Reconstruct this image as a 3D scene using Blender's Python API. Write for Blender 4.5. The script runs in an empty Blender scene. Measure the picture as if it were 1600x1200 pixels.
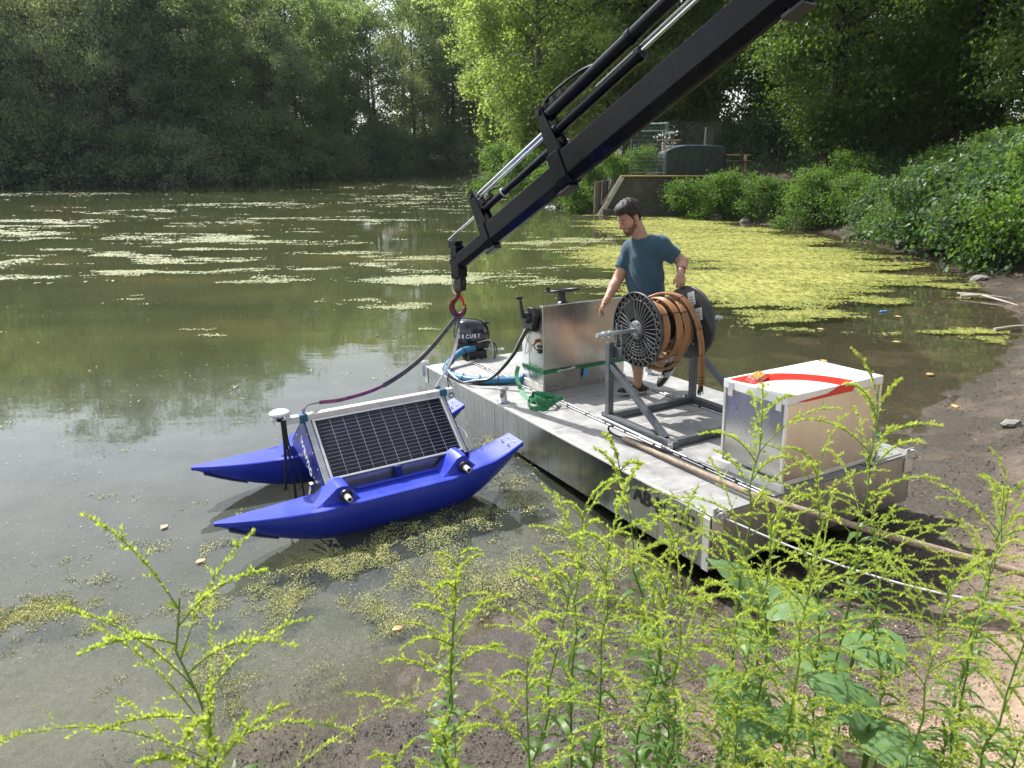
import bpy, bmesh, math, random
import numpy as np
from mathutils import Vector, Matrix, Quaternion
S = bpy.context.scene
COL = S.collection
R_ = math.radians
# ------------------------------------------------------------------ camera
cd = bpy.data.cameras.new('camera'); cam = bpy.data.objects.new('camera', cd); COL.objects.link(cam)
PITCH = 0.31688; CAMH = 2.7
cam.location = (0, 0, CAMH); cam.rotation_euler = (math.pi/2-PITCH, 0, 0)
cd.sensor_width = 36.0; cd.lens = 36.0*1110/1600; cd.clip_start = 0.05; cd.clip_end = 2000
cd.dof.use_dof = True; cd.dof.focus_distance = 5.6; cd.dof.aperture_fstop = 8.0
S.camera = cam
# ------------------------------------------------------------------ light
SUN_EL, SUN_AZ = 49.0, -42.0
W = bpy.data.worlds.new('World'); S.world = W; W.use_nodes = True
wn = W.node_tree.nodes; wl = W.node_tree.links
bg = wn['Background']
sky = wn.new('ShaderNodeTexSky'); sky.sky_type = 'NISHITA'; sky.sun_disc = False
sky.sun_elevation = R_(SUN_EL); sky.sun_rotation = R_(SUN_AZ)
sky.air_density = 1.0; sky.dust_density = 1.3; sky.ozone_density = 1.0
hs = wn.new('ShaderNodeHueSaturation'); hs.inputs['Saturation'].default_value = .38; wl.new(sky.outputs[0], hs.inputs['Color']); wl.new(hs.outputs[0], bg.inputs[0]); bg.inputs[1].default_value = 0.15
sl = bpy.data.lights.new('sun', 'SUN'); sl.energy = 4.4; sl.angle = R_(0.55); sl.color = (1, .975, .93)
so = bpy.data.objects.new('sun', sl); COL.objects.link(so)
so.rotation_euler = Vector((-.582, .646, 1)).to_track_quat('Z', 'Y').to_euler()
so.location = (-20, 27, 40)
S.view_settings.view_transform = 'Standard'; S.view_settings.look = 'None'
S.view_settings.gamma = 1; S.view_settings.exposure = 0.90
S.view_settings.use_curve_mapping = False
S.cycles.max_bounces = 8; S.cycles.transparent_max_bounces = 16
S.cycles.diffuse_bounces = 3; S.cycles.glossy_bounces = 4; S.cycles.transmission_bounces = 6
S.cycles.caustics_reflective = False; S.cycles.caustics_refractive = False
S.cycles.use_denoising = True
try: S.cycles.denoiser = 'OPENIMAGEDENOISE'
except Exception: pass
# ------------------------------------------------------------------ kit
rnd = random.Random(7)
NR = np.random.RandomState(11)
def setp(o, label=None, cat=None, group=None, kind=None):
    for k, v in (('label', label), ('category', cat), ('group', group), ('kind', kind)):
        if v: o[k] = v
    return o
def thing(name, label, cat, M=None, loc=None, group=None):
    o = bpy.data.objects.new(name, None); COL.objects.link(o); o.empty_display_size = .2
    if M is not None: o.matrix_world = M
    if loc is not None: o.location = loc
    return setp(o, label, cat, group)
def npmesh(name, V, F, mats, parent=None, smooth=False, attrs=None, midx=None):
    """V (n,3), F (m,k) equal-sided faces"""
    V = np.asarray(V, dtype=np.float32); F = np.asarray(F, dtype=np.int32)
    me = bpy.data.meshes.new(name)
    me.vertices.add(len(V)); me.vertices.foreach_set('co', V.ravel())
    k = F.shape[1]
    me.loops.add(F.size); me.loops.foreach_set('vertex_index', F.ravel())
    me.polygons.add(len(F))
    me.polygons.foreach_set('loop_start', np.arange(0, F.size, k, dtype=np.int32))
    me.polygons.foreach_set('loop_total', np.full(len(F), k, dtype=np.int32))
    me.polygons.foreach_set('use_smooth', np.full(len(F), smooth, dtype=bool))
    if midx is not None: me.polygons.foreach_set('material_index', np.asarray(midx, dtype=np.int32))
    if attrs:
        for an, av in attrs.items():
            a = me.attributes.new(an, 'FLOAT', 'POINT'); a.data.foreach_set('value', np.asarray(av, dtype=np.float32))
    me.update(calc_edges=True); me.validate()
    for m in (mats if isinstance(mats, (list, tuple)) else [mats]): me.materials.append(m)
    o = bpy.data.objects.new(name, me); COL.objects.link(o)
    if parent: o.parent = parent
    return o
class MB:
    def __init__(s): s.v = []; s.f = []; s.sm = []
    def add(s, vs, fs, sm=False):
        b = len(s.v); s.v += [tuple(v) for v in vs]; s.f += [tuple(i+b for i in f) for f in fs]; s.sm += [sm]*len(fs); return s
    def box(s, x0, x1, y0, y1, z0, z1, M=None):
        c = [Vector((x, y, z)) for x in (x0, x1) for y in (y0, y1) for z in (z0, z1)]
        if M is not None: c = [M @ p for p in c]
        return s.add(c, [(0, 1, 3, 2), (4, 6, 7, 5), (0, 4, 5, 1), (2, 3, 7, 6), (0, 2, 6, 4), (1, 5, 7, 3)])
    def tube(s, pts, r, n=8, cap=True, sx=1.0, up=None):
        pts = [Vector(p) for p in pts]; m = len(pts)
        rs = list(r) if isinstance(r, (list, tuple, np.ndarray)) else [r]*m
        t0 = (pts[1]-pts[0]).normalized()
        u = Vector(up) if up is not None else (Vector((0, 0, 1)) if abs(t0.z) < .9 else Vector((1, 0, 0)))
        u = (u-t0*u.dot(t0)).normalized(); vs = []
        for i, p in enumerate(pts):
            t = (pts[min(i+1, m-1)]-pts[max(i-1, 0)]).normalized()
            u = (u-t*u.dot(t))
            if u.length < 1e-6: u = t.orthogonal()
            u.normalize(); w = t.cross(u)
            for k in range(n):
                a = 2*math.pi*k/n; vs.append(p+(u*math.cos(a)+w*math.sin(a)*sx)*rs[i])
        fs = [(i*n+k, i*n+(k+1) % n, (i+1)*n+(k+1) % n, (i+1)*n+k) for i in range(m-1) for k in range(n)]
        s.add(vs, fs, True)
        if cap:
            s.add([vs[k] for k in range(n)], [tuple(reversed(range(n)))]); s.add([vs[(m-1)*n+k] for k in range(n)], [tuple(range(n))])
        return s
    def beam(s, a, b, w, h, up=(0, 0, 1)):
        a = Vector(a); b = Vector(b); t = (b-a); L = t.length; t.normalize(); u = Vector(up); u = (u-t*u.dot(t)).normalized(); q = t.cross(u)
        M = Matrix((t, q, u)).transposed().to_4x4(); M.translation = a
        return s.box(0, L, -w/2, w/2, -h/2, h/2, M)
    def strap(s, pts, w, th, side=(0, 1, 0)):
        pts = [Vector(p) for p in pts]; vs = []; m = len(pts)
        for i, p in enumerate(pts):
            t = (pts[min(i+1, m-1)]-pts[max(i-1, 0)]).normalized(); sd = Vector(side[i] if isinstance(side, list) else side)
            sd = (sd-t*sd.dot(t)).normalized(); nn = t.cross(sd)
            for a, b in ((-1, -1), (1, -1), (1, 1), (-1, 1)): vs.append(p+sd*a*w/2+nn*b*th/2)
        fs = [(i*4+k, i*4+(k+1) % 4, (i+1)*4+(k+1) % 4, (i+1)*4+k) for i in range(m-1) for k in range(4)]
        fs += [(3, 2, 1, 0), tuple((m-1)*4+k for k in range(4))]
        return s.add(vs, fs)
    def lathe(s, prof, n=24, M=None, sm=True, cap=True):
        vs = []
        for (r, z) in prof:
            for k in range(n):
                a = 2*math.pi*k/n; p = Vector((r*math.cos(a), r*math.sin(a), z)); vs.append(M @ p if M is not None else p)
        m = len(prof)
        fs = [(i*n+k, i*n+(k+1) % n, (i+1)*n+(k+1) % n, (i+1)*n+k) for i in range(m-1) for k in range(n)]
        s.add(vs, fs, sm)
        if cap and prof[0][0] > 1e-5: s.add([vs[k] for k in range(n)], [tuple(reversed(range(n)))])
        if cap and prof[-1][0] > 1e-5: s.add([vs[(m-1)*n+k] for k in range(n)], [tuple(range(n))])
        return s
    def prism(s, poly, h0, h1, M=None):
        """poly 2D (x,y) extruded along z; M maps"""
        n = len(poly); vs = [Vector((x, y, h)) for h in (h0, h1) for x, y in poly]
        if M is not None: vs = [M @ v for v in vs]
        return s.add(vs, [tuple(reversed(range(n))), tuple(range(n, 2*n))]+[(i, (i+1) % n, n+(i+1) % n, n+i) for i in range(n)])
    def torus(s, c, ax, R, r, n=32, k=8, a0=0, a1=2*math.pi):
        c = Vector(c); ax = Vector(ax).normalized(); u = ax.orthogonal().normalized(); w = ax.cross(u)
        full = abs(a1-a0-2*math.pi) < 1e-4; m = n if full else n+1; vs = []
        for i in range(m):
            a = a0+(a1-a0)*i/n; d = u*math.cos(a)+w*math.sin(a)
            for j in range(k):
                b = 2*math.pi*j/k; vs.append(c+d*(R+r*math.cos(b))+ax*r*math.sin(b))
        fs = [(i*k+j, i*k+(j+1) % k, ((i+1) % m)*k+(j+1) % k, ((i+1) % m)*k+j) for i in range(n if full else n) for j in range(k)]
        return s.add(vs, fs, True)
    def obj(s, name, mat, parent=None, bevel=0, seg=2, label=None):
        me = bpy.data.meshes.new(name); me.from_pydata(s.v, [], s.f); me.update()
        me.polygons.foreach_set('use_smooth', s.sm)
        bm = bmesh.new(); bm.from_mesh(me); bmesh.ops.recalc_face_normals(bm, faces=bm.faces); bm.to_mesh(me); bm.free()
        me.materials.append(mat); o = bpy.data.objects.new(name, me); COL.objects.link(o)
        if parent: o.parent = parent
        if bevel:
            b = o.modifiers.new('bevel', 'BEVEL'); b.width = bevel; b.segments = seg; b.limit_method = 'ANGLE'; b.harden_normals = False
        if label: o['label'] = label
        return o
def crv(pts, n=8):
    """catmull-rom through points"""
    P = [Vector(p) for p in pts]; P = [P[0]*2-P[1]]+P+[P[-1]*2-P[-2]]; out = []
    for i in range(1, len(P)-2):
        for k in range(n):
            t = k/n; a, b, c, d = P[i-1:i+3]
            out.append(.5*((2*b)+(c-a)*t+(2*a-5*b+4*c-d)*t*t+(3*b-a-3*c+d)*t**3))
    out.append(P[-2]); return out
def text(body, name, size, mat, parent, M, bold=.0, shear=0, ext=.001, sx=1.0):
    c = bpy.data.curves.new(name, 'FONT'); c.body = body; c.size = size; c.extrude = ext; c.offset = bold; c.shear = shear
    c.align_x = 'LEFT'; c.align_y = 'CENTER'; c.resolution_u = 3
    tmp = bpy.data.objects.new('tmp', c); COL.objects.link(tmp); c.materials.append(mat); bpy.context.view_layer.update()
    me = bpy.data.meshes.new_from_object(tmp.evaluated_get(bpy.context.evaluated_depsgraph_get())); me.name = name; bpy.data.objects.remove(tmp)
    me.transform(M @ Matrix.Scale(sx, 4, (1, 0, 0))); bm = bmesh.new(); bm.from_mesh(me); bm.verts.ensure_lookup_table(); seen = set(); o = None
    for v0 in bm.verts:
        if v0.index in seen: continue
        st = [v0]; comp = []; seen.add(v0.index)
        while st:
            v = st.pop(); comp.append(v)
            for e in v.link_edges:
                w_ = e.other_vert(v)
                if w_.index not in seen: seen.add(w_.index); st.append(w_)
        ix = {v.index: i for i, v in enumerate(comp)}; fs = {f for v in comp for f in v.link_faces}
        m2 = bpy.data.meshes.new(name); m2.from_pydata([tuple(v.co) for v in comp], [], [[ix[v.index] for v in f.verts] for f in fs]); m2.materials.append(mat); m2.update()
        o = bpy.data.objects.new(name, m2); COL.objects.link(o); o.parent = parent
    bm.free(); bpy.data.meshes.remove(me)
    return o
def basis(x, y, z, o=(0, 0, 0)):
    M = Matrix((Vector(x), Vector(y), Vector(z))).transposed().to_4x4(); M.translation = Vector(o); return M
# ------------------------------------------------------------------ noise
def vnoise(x, y, seed=0):
    x = np.asarray(x, float); y = np.asarray(y, float)
    xi = np.floor(x).astype(np.int64); yi = np.floor(y).astype(np.int64); fx = x-xi; fy = y-yi
    def h(a, b):
        n = (a*374761393+b*668265263+seed*1442695041) & 0xffffffff
        n = ((n ^ (n >> 13))*1274126177) & 0xffffffff
        return ((n ^ (n >> 16)) & 0xffff)/65535.0
    fx = fx*fx*(3-2*fx); fy = fy*fy*(3-2*fy)
    return (h(xi, yi)*(1-fx)+h(xi+1, yi)*fx)*(1-fy)+(h(xi, yi+1)*(1-fx)+h(xi+1, yi+1)*fx)*fy
def fbm(x, y, o=4, seed=0):
    s = 0; a = .5; t = 0
    for i in range(o): s = s+a*vnoise(x*2**i, y*2**i, seed+i); t += a; a *= .5
    return s/t
# ------------------------------------------------------------------ materials
class NT:
    def __init__(s, name):
        s.m = bpy.data.materials.new(name); s.m.use_nodes = True; s.t = s.m.node_tree; s.n = s.t.nodes; s.n.clear()
        s.out = s.n.new('ShaderNodeOutputMaterial')
    def __call__(s, ty, **kw):
        n = s.n.new('ShaderNode'+ty)
        for k, v in kw.items():
            if k[0] == '_': setattr(n, k[1:], v)
            else:
                key = int(k[1:]) if k[0] == 'i' and k[1:].isdigit() else k.replace('__', ' ')
                if isinstance(v, bpy.types.NodeSocket): s.t.links.new(v, n.inputs[key])
                else: n.inputs[key].default_value = v
        return n
    def link(s, a, b): s.t.links.new(a, b)
    def coord(s, kind='Object', scale=(1, 1, 1), rot=(0, 0, 0)):
        c = s('TexCoord'); m = s('Mapping', Scale=scale, Rotation=rot); s.link(c.outputs[kind], m.inputs[0]); return m.outputs[0]
    def world(s, scale=(1, 1, 1)):
        g = s('NewGeometry'); m = s('Mapping', Scale=scale); s.link(g.outputs['Position'], m.inputs[0]); return m.outputs[0]
    def noise(s, vec, scale, detail=4, rough=.55, out='Fac'):
        return s('TexNoise', Vector=vec, Scale=scale, Detail=detail, Roughness=rough).outputs[out]
    def ramp(s, fac, stops):
        r = s('ValToRGB', Fac=fac); e = r.color_ramp.elements
        while len(e) < len(stops): e.new(.5)
        for el, (p, c) in zip(e, stops): el.position = p; el.color = (*c, 1) if len(c) == 3 else c
        return r.outputs[0]
    def mixc(s, f, a, b, mode='MIX'):
        n = s('Mix', _data_type='RGBA', _blend_type=mode); n.inputs[0].default_value = .5
        for i, v in ((0, f), (6, a), (7, b)):
            if isinstance(v, bpy.types.NodeSocket): s.link(v, n.inputs[i])
            else: n.inputs[i].default_value = v if i == 0 else ((*v, 1) if len(v) == 3 else v)
        return n.outputs[2]
    def math(s, op, a, b=0, clamp=False):
        n = s('Math', _operation=op, _use_clamp=clamp)
        for i, v in ((0, a), (1, b)):
            if isinstance(v, bpy.types.NodeSocket): s.link(v, n.inputs[i])
            else: n.inputs[i].default_value = v
        return n.outputs[0]
    def bump(s, h, strength=.3, dist=.01): return s('Bump', Height=h, Strength=strength, Distance=dist).outputs[0]
    def attr(s, name): return s('Attribute', _attribute_name=name).outputs['Fac']
    def pbr(s, col, rough=.5, metal=0, spec=.5, normal=None, **kw):
        p = s('BsdfPrincipled')
        for k, v in (('Base Color', col), ('Roughness', rough), ('Metallic', metal), ('Specular IOR Level', spec)):
            if isinstance(v, bpy.types.NodeSocket): s.link(v, p.inputs[k])
            else: p.inputs[k].default_value = (*v, 1) if isinstance(v, tuple) and len(v) == 3 else v
        if normal is not None: s.link(normal, p.inputs['Normal'])
        for k, v in kw.items(): p.inputs[k.replace('__', ' ')].default_value = v
        return p.outputs[0]
    def end(s, sh): s.link(sh, s.out.inputs[0]); return s.m
def simple(name, col, rough=.5, metal=0, var=.25, sc=6, bump=.0, bsc=60, spec=.5, kind='Object', rv=.1, **kw):
    t = NT(name); c = t.coord(kind); n = t.noise(c, sc, 5)
    k = t.ramp(n, [(.3, tuple(x*(1-var) for x in col)), (.7, tuple(min(1, x*(1+var)) for x in col))])
    n2 = t.noise(c, sc*3.1, 4)
    rr = t('MapRange', Value=n2); rr.inputs[3].default_value = max(.02, rough-rv); rr.inputs[4].default_value = rough+rv
    nm = t.bump(t.noise(c, bsc, 3), bump, .004) if bump else None
    return t.end(t.pbr(k, rr.outputs[0], metal, spec, nm, **kw))
def leafmat(name, ca, cb, trans=.45, rough=.45, tcol=None, spec=.35):
    t = NT(name); a = t.attr('tint'); w = t.noise(t.world(), .35, 2)
    f = t.math('ADD', t.math('MULTIPLY', a, .75), t.math('MULTIPLY', w, .35), True)
    col = t.mixc(f, ca, cb)
    p = t.pbr(col, rough, 0, spec)
    tc = t.mixc(1.0, col, tcol if tcol else (1.6, 1.5, .6), 'MULTIPLY')
    tr = t('BsdfTranslucent', Color=tc).outputs[0]
    mx = t('MixShader', Fac=trans); t.link(p, mx.inputs[1]); t.link(tr, mx.inputs[2])
    return t.end(mx.outputs[0])
def metal(name, col, rough, streak=(1, 1, 1), sc=8, amt=.15, bump=.05, metallic=1.0, dirt=None, rv=.12):
    t = NT(name); c = t.coord('Object', streak); n = t.noise(c, sc, 6, .6); c2 = t.coord('Object'); n2 = t.noise(c2, 3.2, 5, .6)
    k = t.ramp(n, [(.25, tuple(x*(1-amt) for x in col)), (.75, tuple(min(1, x*(1+amt)) for x in col))])
    if dirt: k = t.mixc(t.ramp(n2, [(.45, (0, 0, 0)), (.7, (1, 1, 1))]), k, dirt)
    rr = t('MapRange', Value=n); rr.inputs[3].default_value = max(.03, rough-rv); rr.inputs[4].default_value = rough+rv
    return t.end(t.pbr(k, rr.outputs[0], metallic, .5, t.bump(n, bump, .004)))
M = {}
M['alu_side'] = metal('aluminium_side', (.56, .565, .58), .20, (16, 16, .45), 3, .42, .05, rv=.10)
M['alu_end'] = metal('aluminium_end', (.50, .50, .49), .42, (6, 6, .6), 3, .15, .08)
M['alu_box'] = metal('aluminium_sheet', (.54, .545, .51), .27, (1, 1, .25), 4, .14, .05, rv=.07)
M['alu_bright'] = metal('aluminium_bright', (.80, .80, .79), .38, (3, 3, 1), 6, .1, .05, metallic=.75)
M['galv'] = metal('galvanised_steel', (.55, .57, .58), .4, (1, 1, 1), 25, .2, .05)
M['chrome'] = metal('chrome_rod', (.75, .76, .8), .14, (1, 1, 1), 3, .05, .0, rv=.04)
t = NT('deck_plate'); c = t.coord('Object'); n = t.noise(c, 2.3, 8, .68); n2 = t.noise(c, 9, 6, .65); n3 = t.noise(t.world(), 2.6, 6, .7)
k = t.ramp(n, [(.3, (.27, .27, .265)), (.5, (.36, .357, .35)), (.72, (.48, .475, .455))])
k = t.mixc(t.ramp(n3, [(.5, (0, 0, 0)), (.68, (.7, .7, .7))]), k, (.20, .195, .18))
k = t.mixc(t.ramp(n2, [(.58, (0, 0, 0)), (.72, (.6, .6, .6))]), k, (.52, .51, .49))
M['deck'] = t.end(t.pbr(k, t.ramp(n2, [(.3, (.42,)*3), (.7, (.68,)*3)]), .45, .5, t.bump(n2, .12, .004)))
M['seam'] = simple('seam_sealant', (.62, .6, .55), .6, 0, .3, 30)
M['seam_dark'] = simple('dark_gap', (.03, .03, .028), .8)
M['white'] = simple('white_panel', (.78, .78, .74), .4, 0, .05, 5)
M['white_metal'] = simple('white_painted_rail', (.76, .74, .66), .45, 0, .12, 18)
M['red'] = simple('red_print', (.62, .025, .015), .38, 0, .1, 5)
M['steel_grey'] = simple('grey_painted_steel', (.115, .125, .135), .36, .35, .18, 12, .04, 60)
M['blackpl'] = simple('black_plastic', (.012, .012, .013), .36, 0, .3, 9, .05, 80)
M['flange'] = simple('reel_flange_plastic', (.045, .046, .048), .42, 0, .3, 9, .05, 80)
M['disc'] = simple('reel_disc_black', (.006, .006, .006), .6, spec=.2)
M['ribgrey'] = simple('reel_rib_edge', (.17, .17, .17), .35, 0, .2, 9)
M['black'] = simple('black_rubber', (.01, .01, .011), .5, 0, .3, 20)
M['text_black'] = simple('black_lettering', (.008, .008, .008), .5)
M['text_white'] = simple('white_lettering', (.75, .77, .8), .45)
M['cowl'] = simple('black_gloss_cowl', (.010, .012, .016), .16, 0, .3, 3, spec=.6, rv=.04, Coat__Weight=.5)
M['crane'] = None
t = NT('crane_black_paint'); c = t.coord('Object'); n = t.noise(t.coord('Object', (2.5, 2.5, .8)), 3, 8, .7); n2 = t.noise(c, 24, 5, .6)
k = t.ramp(n, [(.50, (.003, .0035, .007)), (.66, (.006, .007, .012)), (.82, (.035, .036, .042))])
M['crane'] = t.end(t.pbr(k, t.ramp(n2, [(.35, (.11,)*3), (.7, (.25,)*3)]), 0, .2, t.bump(n2, .04, .003)))
M['blue'] = None
t = NT('blue_hull_plastic'); c = t.coord('Object'); n = t.noise(c, 3, 5); n2 = t.noise(c, 45, 4); n3 = t.noise(t.coord('Object', (1, 1, .35)), 14, 6, .7)
k = t.ramp(n, [(.3, (.016, .034, .40)), (.7, (.026, .052, .52))])
k = t.mixc(t.ramp(n3, [(.56, (0, 0, 0)), (.8, (.5, .5, .5))]), k, (.085, .11, .42))
M['blue'] = t.end(t.pbr(k, t.ramp(n, [(.3, (.27,)*3), (.7, (.42,)*3)]), 0, .5, t.bump(n2, .05, .002)))
M['blueplate'] = simple('blue_side_plate', (.012, .020, .17), .35, 0, .15, 4)
M['scum'] = simple('dried_scum', (.22, .20, .19), .8, 0, .5, 60, .6, 90)
M['cell'] = simple('solar_cell', (.009, .010, .020), .12, 0, .4, 3, spec=.5, rv=.03)
M['cellline'] = simple('solar_busbar', (.42, .43, .46), .35, .5)
M['hose_blue'] = simple('blue_hose', (.035, .17, .32), .42, 0, .15, 12, .5, 50)
M['collar_blue'] = simple('blue_fabric_collar', (.035, .13, .2), .75, 0, .3, 20, .3)
M['strap_green'] = simple('green_webbing', (.025, .19, .075), .6, 0, .3, 25, .3, 150)
M['sling'] = simple('grey_violet_sling', (.11, .10, .115), .75, 0, .35, 14, .3, 150)
M['sling_pink'] = simple('pink_violet_sling', (.28, .08, .17), .75, 0, .35, 14, .3, 150)
M['violet'] = simple('violet_webbing', (.10, .05, .14), .75, 0, .35, 30, .4, 120)
M['cable'] = simple('orange_brown_hose', (.34, .165, .070), .40, 0, .22, 10, .15, 60)
M['redhook'] = simple('red_painted_hook', (.11, .018, .016), .45, .3, .5, 20, .1)
M['darksteel'] = simple('dark_steel', (.04, .038, .038), .38, .7, .4, 20, .1)
M['wood'] = None
t = NT('weathered_wood_pole'); n = t.noise(t.coord('Object', (1, .08, 1)), 60, 6, .6)
M['wood'] = t.end(t.pbr(t.ramp(n, [(.3, (.18, .135, .095)), (.7, (.42, .33, .24))]), .7, 0, .3, t.bump(n, .3, .003)))
M['rope'] = simple('white_rope', (.7, .7, .66), .7, 0, .1, 60)
M['skin'] = simple('skin', (.46, .255, .17), .5, 0, .12, 14, .12, 110, Subsurface__Weight=.12, Subsurface__Scale=.01)
M['stubble'] = simple('stubble_beard', (.13, .07, .045), .65, 0, .3, 60, .4, 300)
M['hair'] = simple('dark_brown_hair', (.020, .011, .007), .6, 0, .4, 60, .8, 120)
t = NT('blue_teal_tshirt'); c = t.coord('Object'); n = t.noise(c, 90, 3)
M['shirt'] = t.end(t.pbr(t.ramp(t.noise(c, 6, 4), [(.3, (.030, .072, .105)), (.7, (.042, .095, .135))]), .85, 0, .2, t.bump(n, .15, .002), Sheen__Weight=.3))
M['shorts'] = simple('dark_shorts', (.02, .022, .028), .85)
M['shoe'] = simple('black_shoe', (.012, .013, .016), .6)
M['sole'] = simple('off_white_sole', (.6, .58, .53), .6)
M['yellow'] = simple('yellow_glove', (.75, .42, .03), .55)
M['tagblue'] = simple('light_blue_tag', (.10, .35, .65), .5)
M['eye'] = simple('eye_dark', (.05, .035, .03), .2)
M['stone'] = simple('grey_stone', (.22, .21, .19), .8, 0, .4, 12, .5, 40)
M['bark'] = simple('tree_bark', (.055, .048, .040), .9, 0, .4, 5, .6, 25, spec=.2, kind='Object')
M['bark_pale'] = simple('pale_bark', (.13, .12, .10), .9, 0, .4, 5, .6, 25, spec=.2)
t = NT('mossy_concrete'); c = t.coord('Object'); n = t.noise(c, 1.6, 8, .7); n2 = t.noise(c, 7, 6, .7)
k = t.ramp(n, [(.3, (.035, .034, .028)), (.55, (.075, .072, .058)), (.75, (.13, .125, .105))])
k = t.mixc(t.ramp(n2, [(.55, (0, 0, 0)), (.7, (.6, .6, .6))]), k, (.035, .05, .02))
M['concrete'] = t.end(t.pbr(k, .9, 0, .2, t.bump(n2, .5, .03)))
M['coping'] = simple('pale_concrete_edge', (.42, .38, .31), .85, 0, .25, 6, .3, 30)
M['moss'] = simple('moss_litter', (.22, .17, .035), .95, 0, .5, 9, .8, 30)
M['galv_fence'] = simple('fence_galvanised', (.16, .20, .22), .5, .4, .15, 8)
M['tank'] = simple('dark_green_container', (.022, .032, .024), .6, 0, .4, 3, .1, 20)
M['tankrim'] = simple('pale_blue_rim', (.07, .11, .16), .45, 0, .3, 6)
M['timber'] = simple('old_timber', (.10, .08, .06), .85, 0, .4, 8, .5, 30)
M['bench'] = simple('bench_wood', (.42, .28, .16), .7, 0, .2, 8)  # tan wood colour shared by the bench and the rack
M['plankdark'] = simple('dark_shed', (.012, .012, .010), .8, 0, .3, 6)
# leaves
M['lf_far'] = leafmat('leaves_far_dark', (.065, .115, .08), (.23, .31, .19), .6)
M['lf_far2'] = leafmat('leaves_far_grey_green', (.13, .175, .145), (.33, .40, .30), .6, .5)
M['lf_far3'] = leafmat('leaves_far_mid_green', (.085, .15, .075), (.27, .38, .17), .6)
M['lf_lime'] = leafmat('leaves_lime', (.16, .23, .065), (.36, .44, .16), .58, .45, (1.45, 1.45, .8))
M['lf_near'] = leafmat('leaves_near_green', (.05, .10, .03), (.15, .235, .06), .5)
M['lf_bush'] = leafmat('leaves_bush', (.05, .115, .028), (.14, .25, .055), .5, .5)
M['lf_big'] = leafmat('leaves_broad', (.045, .10, .045), (.11, .19, .075), .4, .45)
M['lf_gold'] = leafmat('goldenrod_leaf', (.075, .16, .045), (.19, .30, .09), .5, .42, (1.7, 1.6, .5))
M['lf_bud'] = leafmat('goldenrod_bud', (.28, .38, .075), (.50, .57, .17), .58, .5, (1.35, 1.35, .7))
M['stem'] = leafmat('goldenrod_stem', (.10, .17, .04), (.20, .28, .07), .2, .5)
M['lf_burdock'] = leafmat('burdock_leaf', (.07, .15, .045), (.16, .27, .11), .32, .45)
M['umbel'] = leafmat('pale_flower', (.42, .36, .30), (.60, .54, .44), .3, .7, (1, 1, 1))
t = NT('duckweed'); a = t.attr('tint'); w = t.noise(t.world(), .5, 3)
k = t.mixc(a, (.10, .13, .022), (.46, .44, .12)); k = t.mixc(t.ramp(t.noise(t.world((1, .45, 1)), 7, 5, .7), [(.40, (.75, .75, .75)), (.55, (0, 0, 0))]), k, (.11, .14, .03)); k = t.mixc(t.math('MULTIPLY', t.attr('pale'), .8), k, (.40, .42, .30))
M['duck'] = t.end(t.pbr(k, .45, 0, .35))
# ------------------------------------------------------------------ terrain
LAKE = np.array([(-95, 1.2), (-30, 1.6), (-6, 2.2), (-1.75, 2.45), (-1.33, 2.56), (-1.02, 2.83), (-.8, 3.0), (-.37, 3.35), (.12, 3.75), (.83, 3.85), (1.6, 4.0), (2.5, 4.9), (3.5, 6.2),
    (4.9, 7.3), (6.9, 9.6), (8.7, 11.8), (9.6, 13.8), (10.1, 15.4), (10.5, 17.5), (11, 19.5), (11, 24.8), (9.2, 29.6), (7.3, 32.6), (3.9, 33.0), (3.2, 35), (1.5, 42), (-1, 60), (-5, 92),
    (-10, 96), (-18, 84), (-27, 62), (-42, 58), (-95, 55)], float)
def lake_sd(x, y):
    """signed distance to the shoreline, positive on land"""
    x = np.asarray(x, float); y = np.asarray(y, float); best = np.full(x.shape, 1e9); inside = np.zeros(x.shape, bool)
    for (ax, ay), (bx, by) in zip(LAKE, np.roll(LAKE, -1, 0)):
        dx, dy = bx-ax, by-ay; tt = np.clip(((x-ax)*dx+(y-ay)*dy)/(dx*dx+dy*dy), 0, 1)
        best = np.minimum(best, np.hypot(x-ax-tt*dx, y-ay-tt*dy))
        cr = ((ay > y) != (by > y)) & (x < (bx-ax)*(y-ay)/((by-ay) if by != ay else 1e-9)+ax); inside ^= cr
    return np.where(inside, -best, best)
def hz(x, y):
    d = lake_sd(x, y)+(fbm(np.asarray(x)*1.1, np.asarray(y)*1.1, 3, 5)-.5)*.55
    nearm = np.clip((9-np.hypot(x, y))/4, 0, 1)
    land = .05*d+.20*np.clip(d, 0, 99)**1.6; land = land*(1-nearm)+nearm*(.03*d+.26*np.clip(d-.35, 0, 99)**1.6); land = 1.75*(1-np.exp(-np.clip(land, 0, 50)/1.5))
    r = np.hypot(x, y); land = land+np.clip(d-6, 0, 60)*.03
    shal = .30+.70*np.clip((1.6-x)/2.2+np.clip((y-13)/8, 0, 1), 0, 1); bed = -1.6*(1-np.exp(np.clip(d, -99, 0)*.10*shal/1.6))
    n = (fbm(np.asarray(x)*3.1, np.asarray(y)*3.1, 4, 9)-.5)*.05+(fbm(np.asarray(x)*14, np.asarray(y)*14, 4, 19)-.5)*.05*np.clip(1.6-r/9, 0.15, 1)
    return np.where(d > 0, land, bed)+n*np.clip(.6+d, .35, 1)
def hz1(x, y): return float(hz(np.array([x]), np.array([y]))[0])
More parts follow.
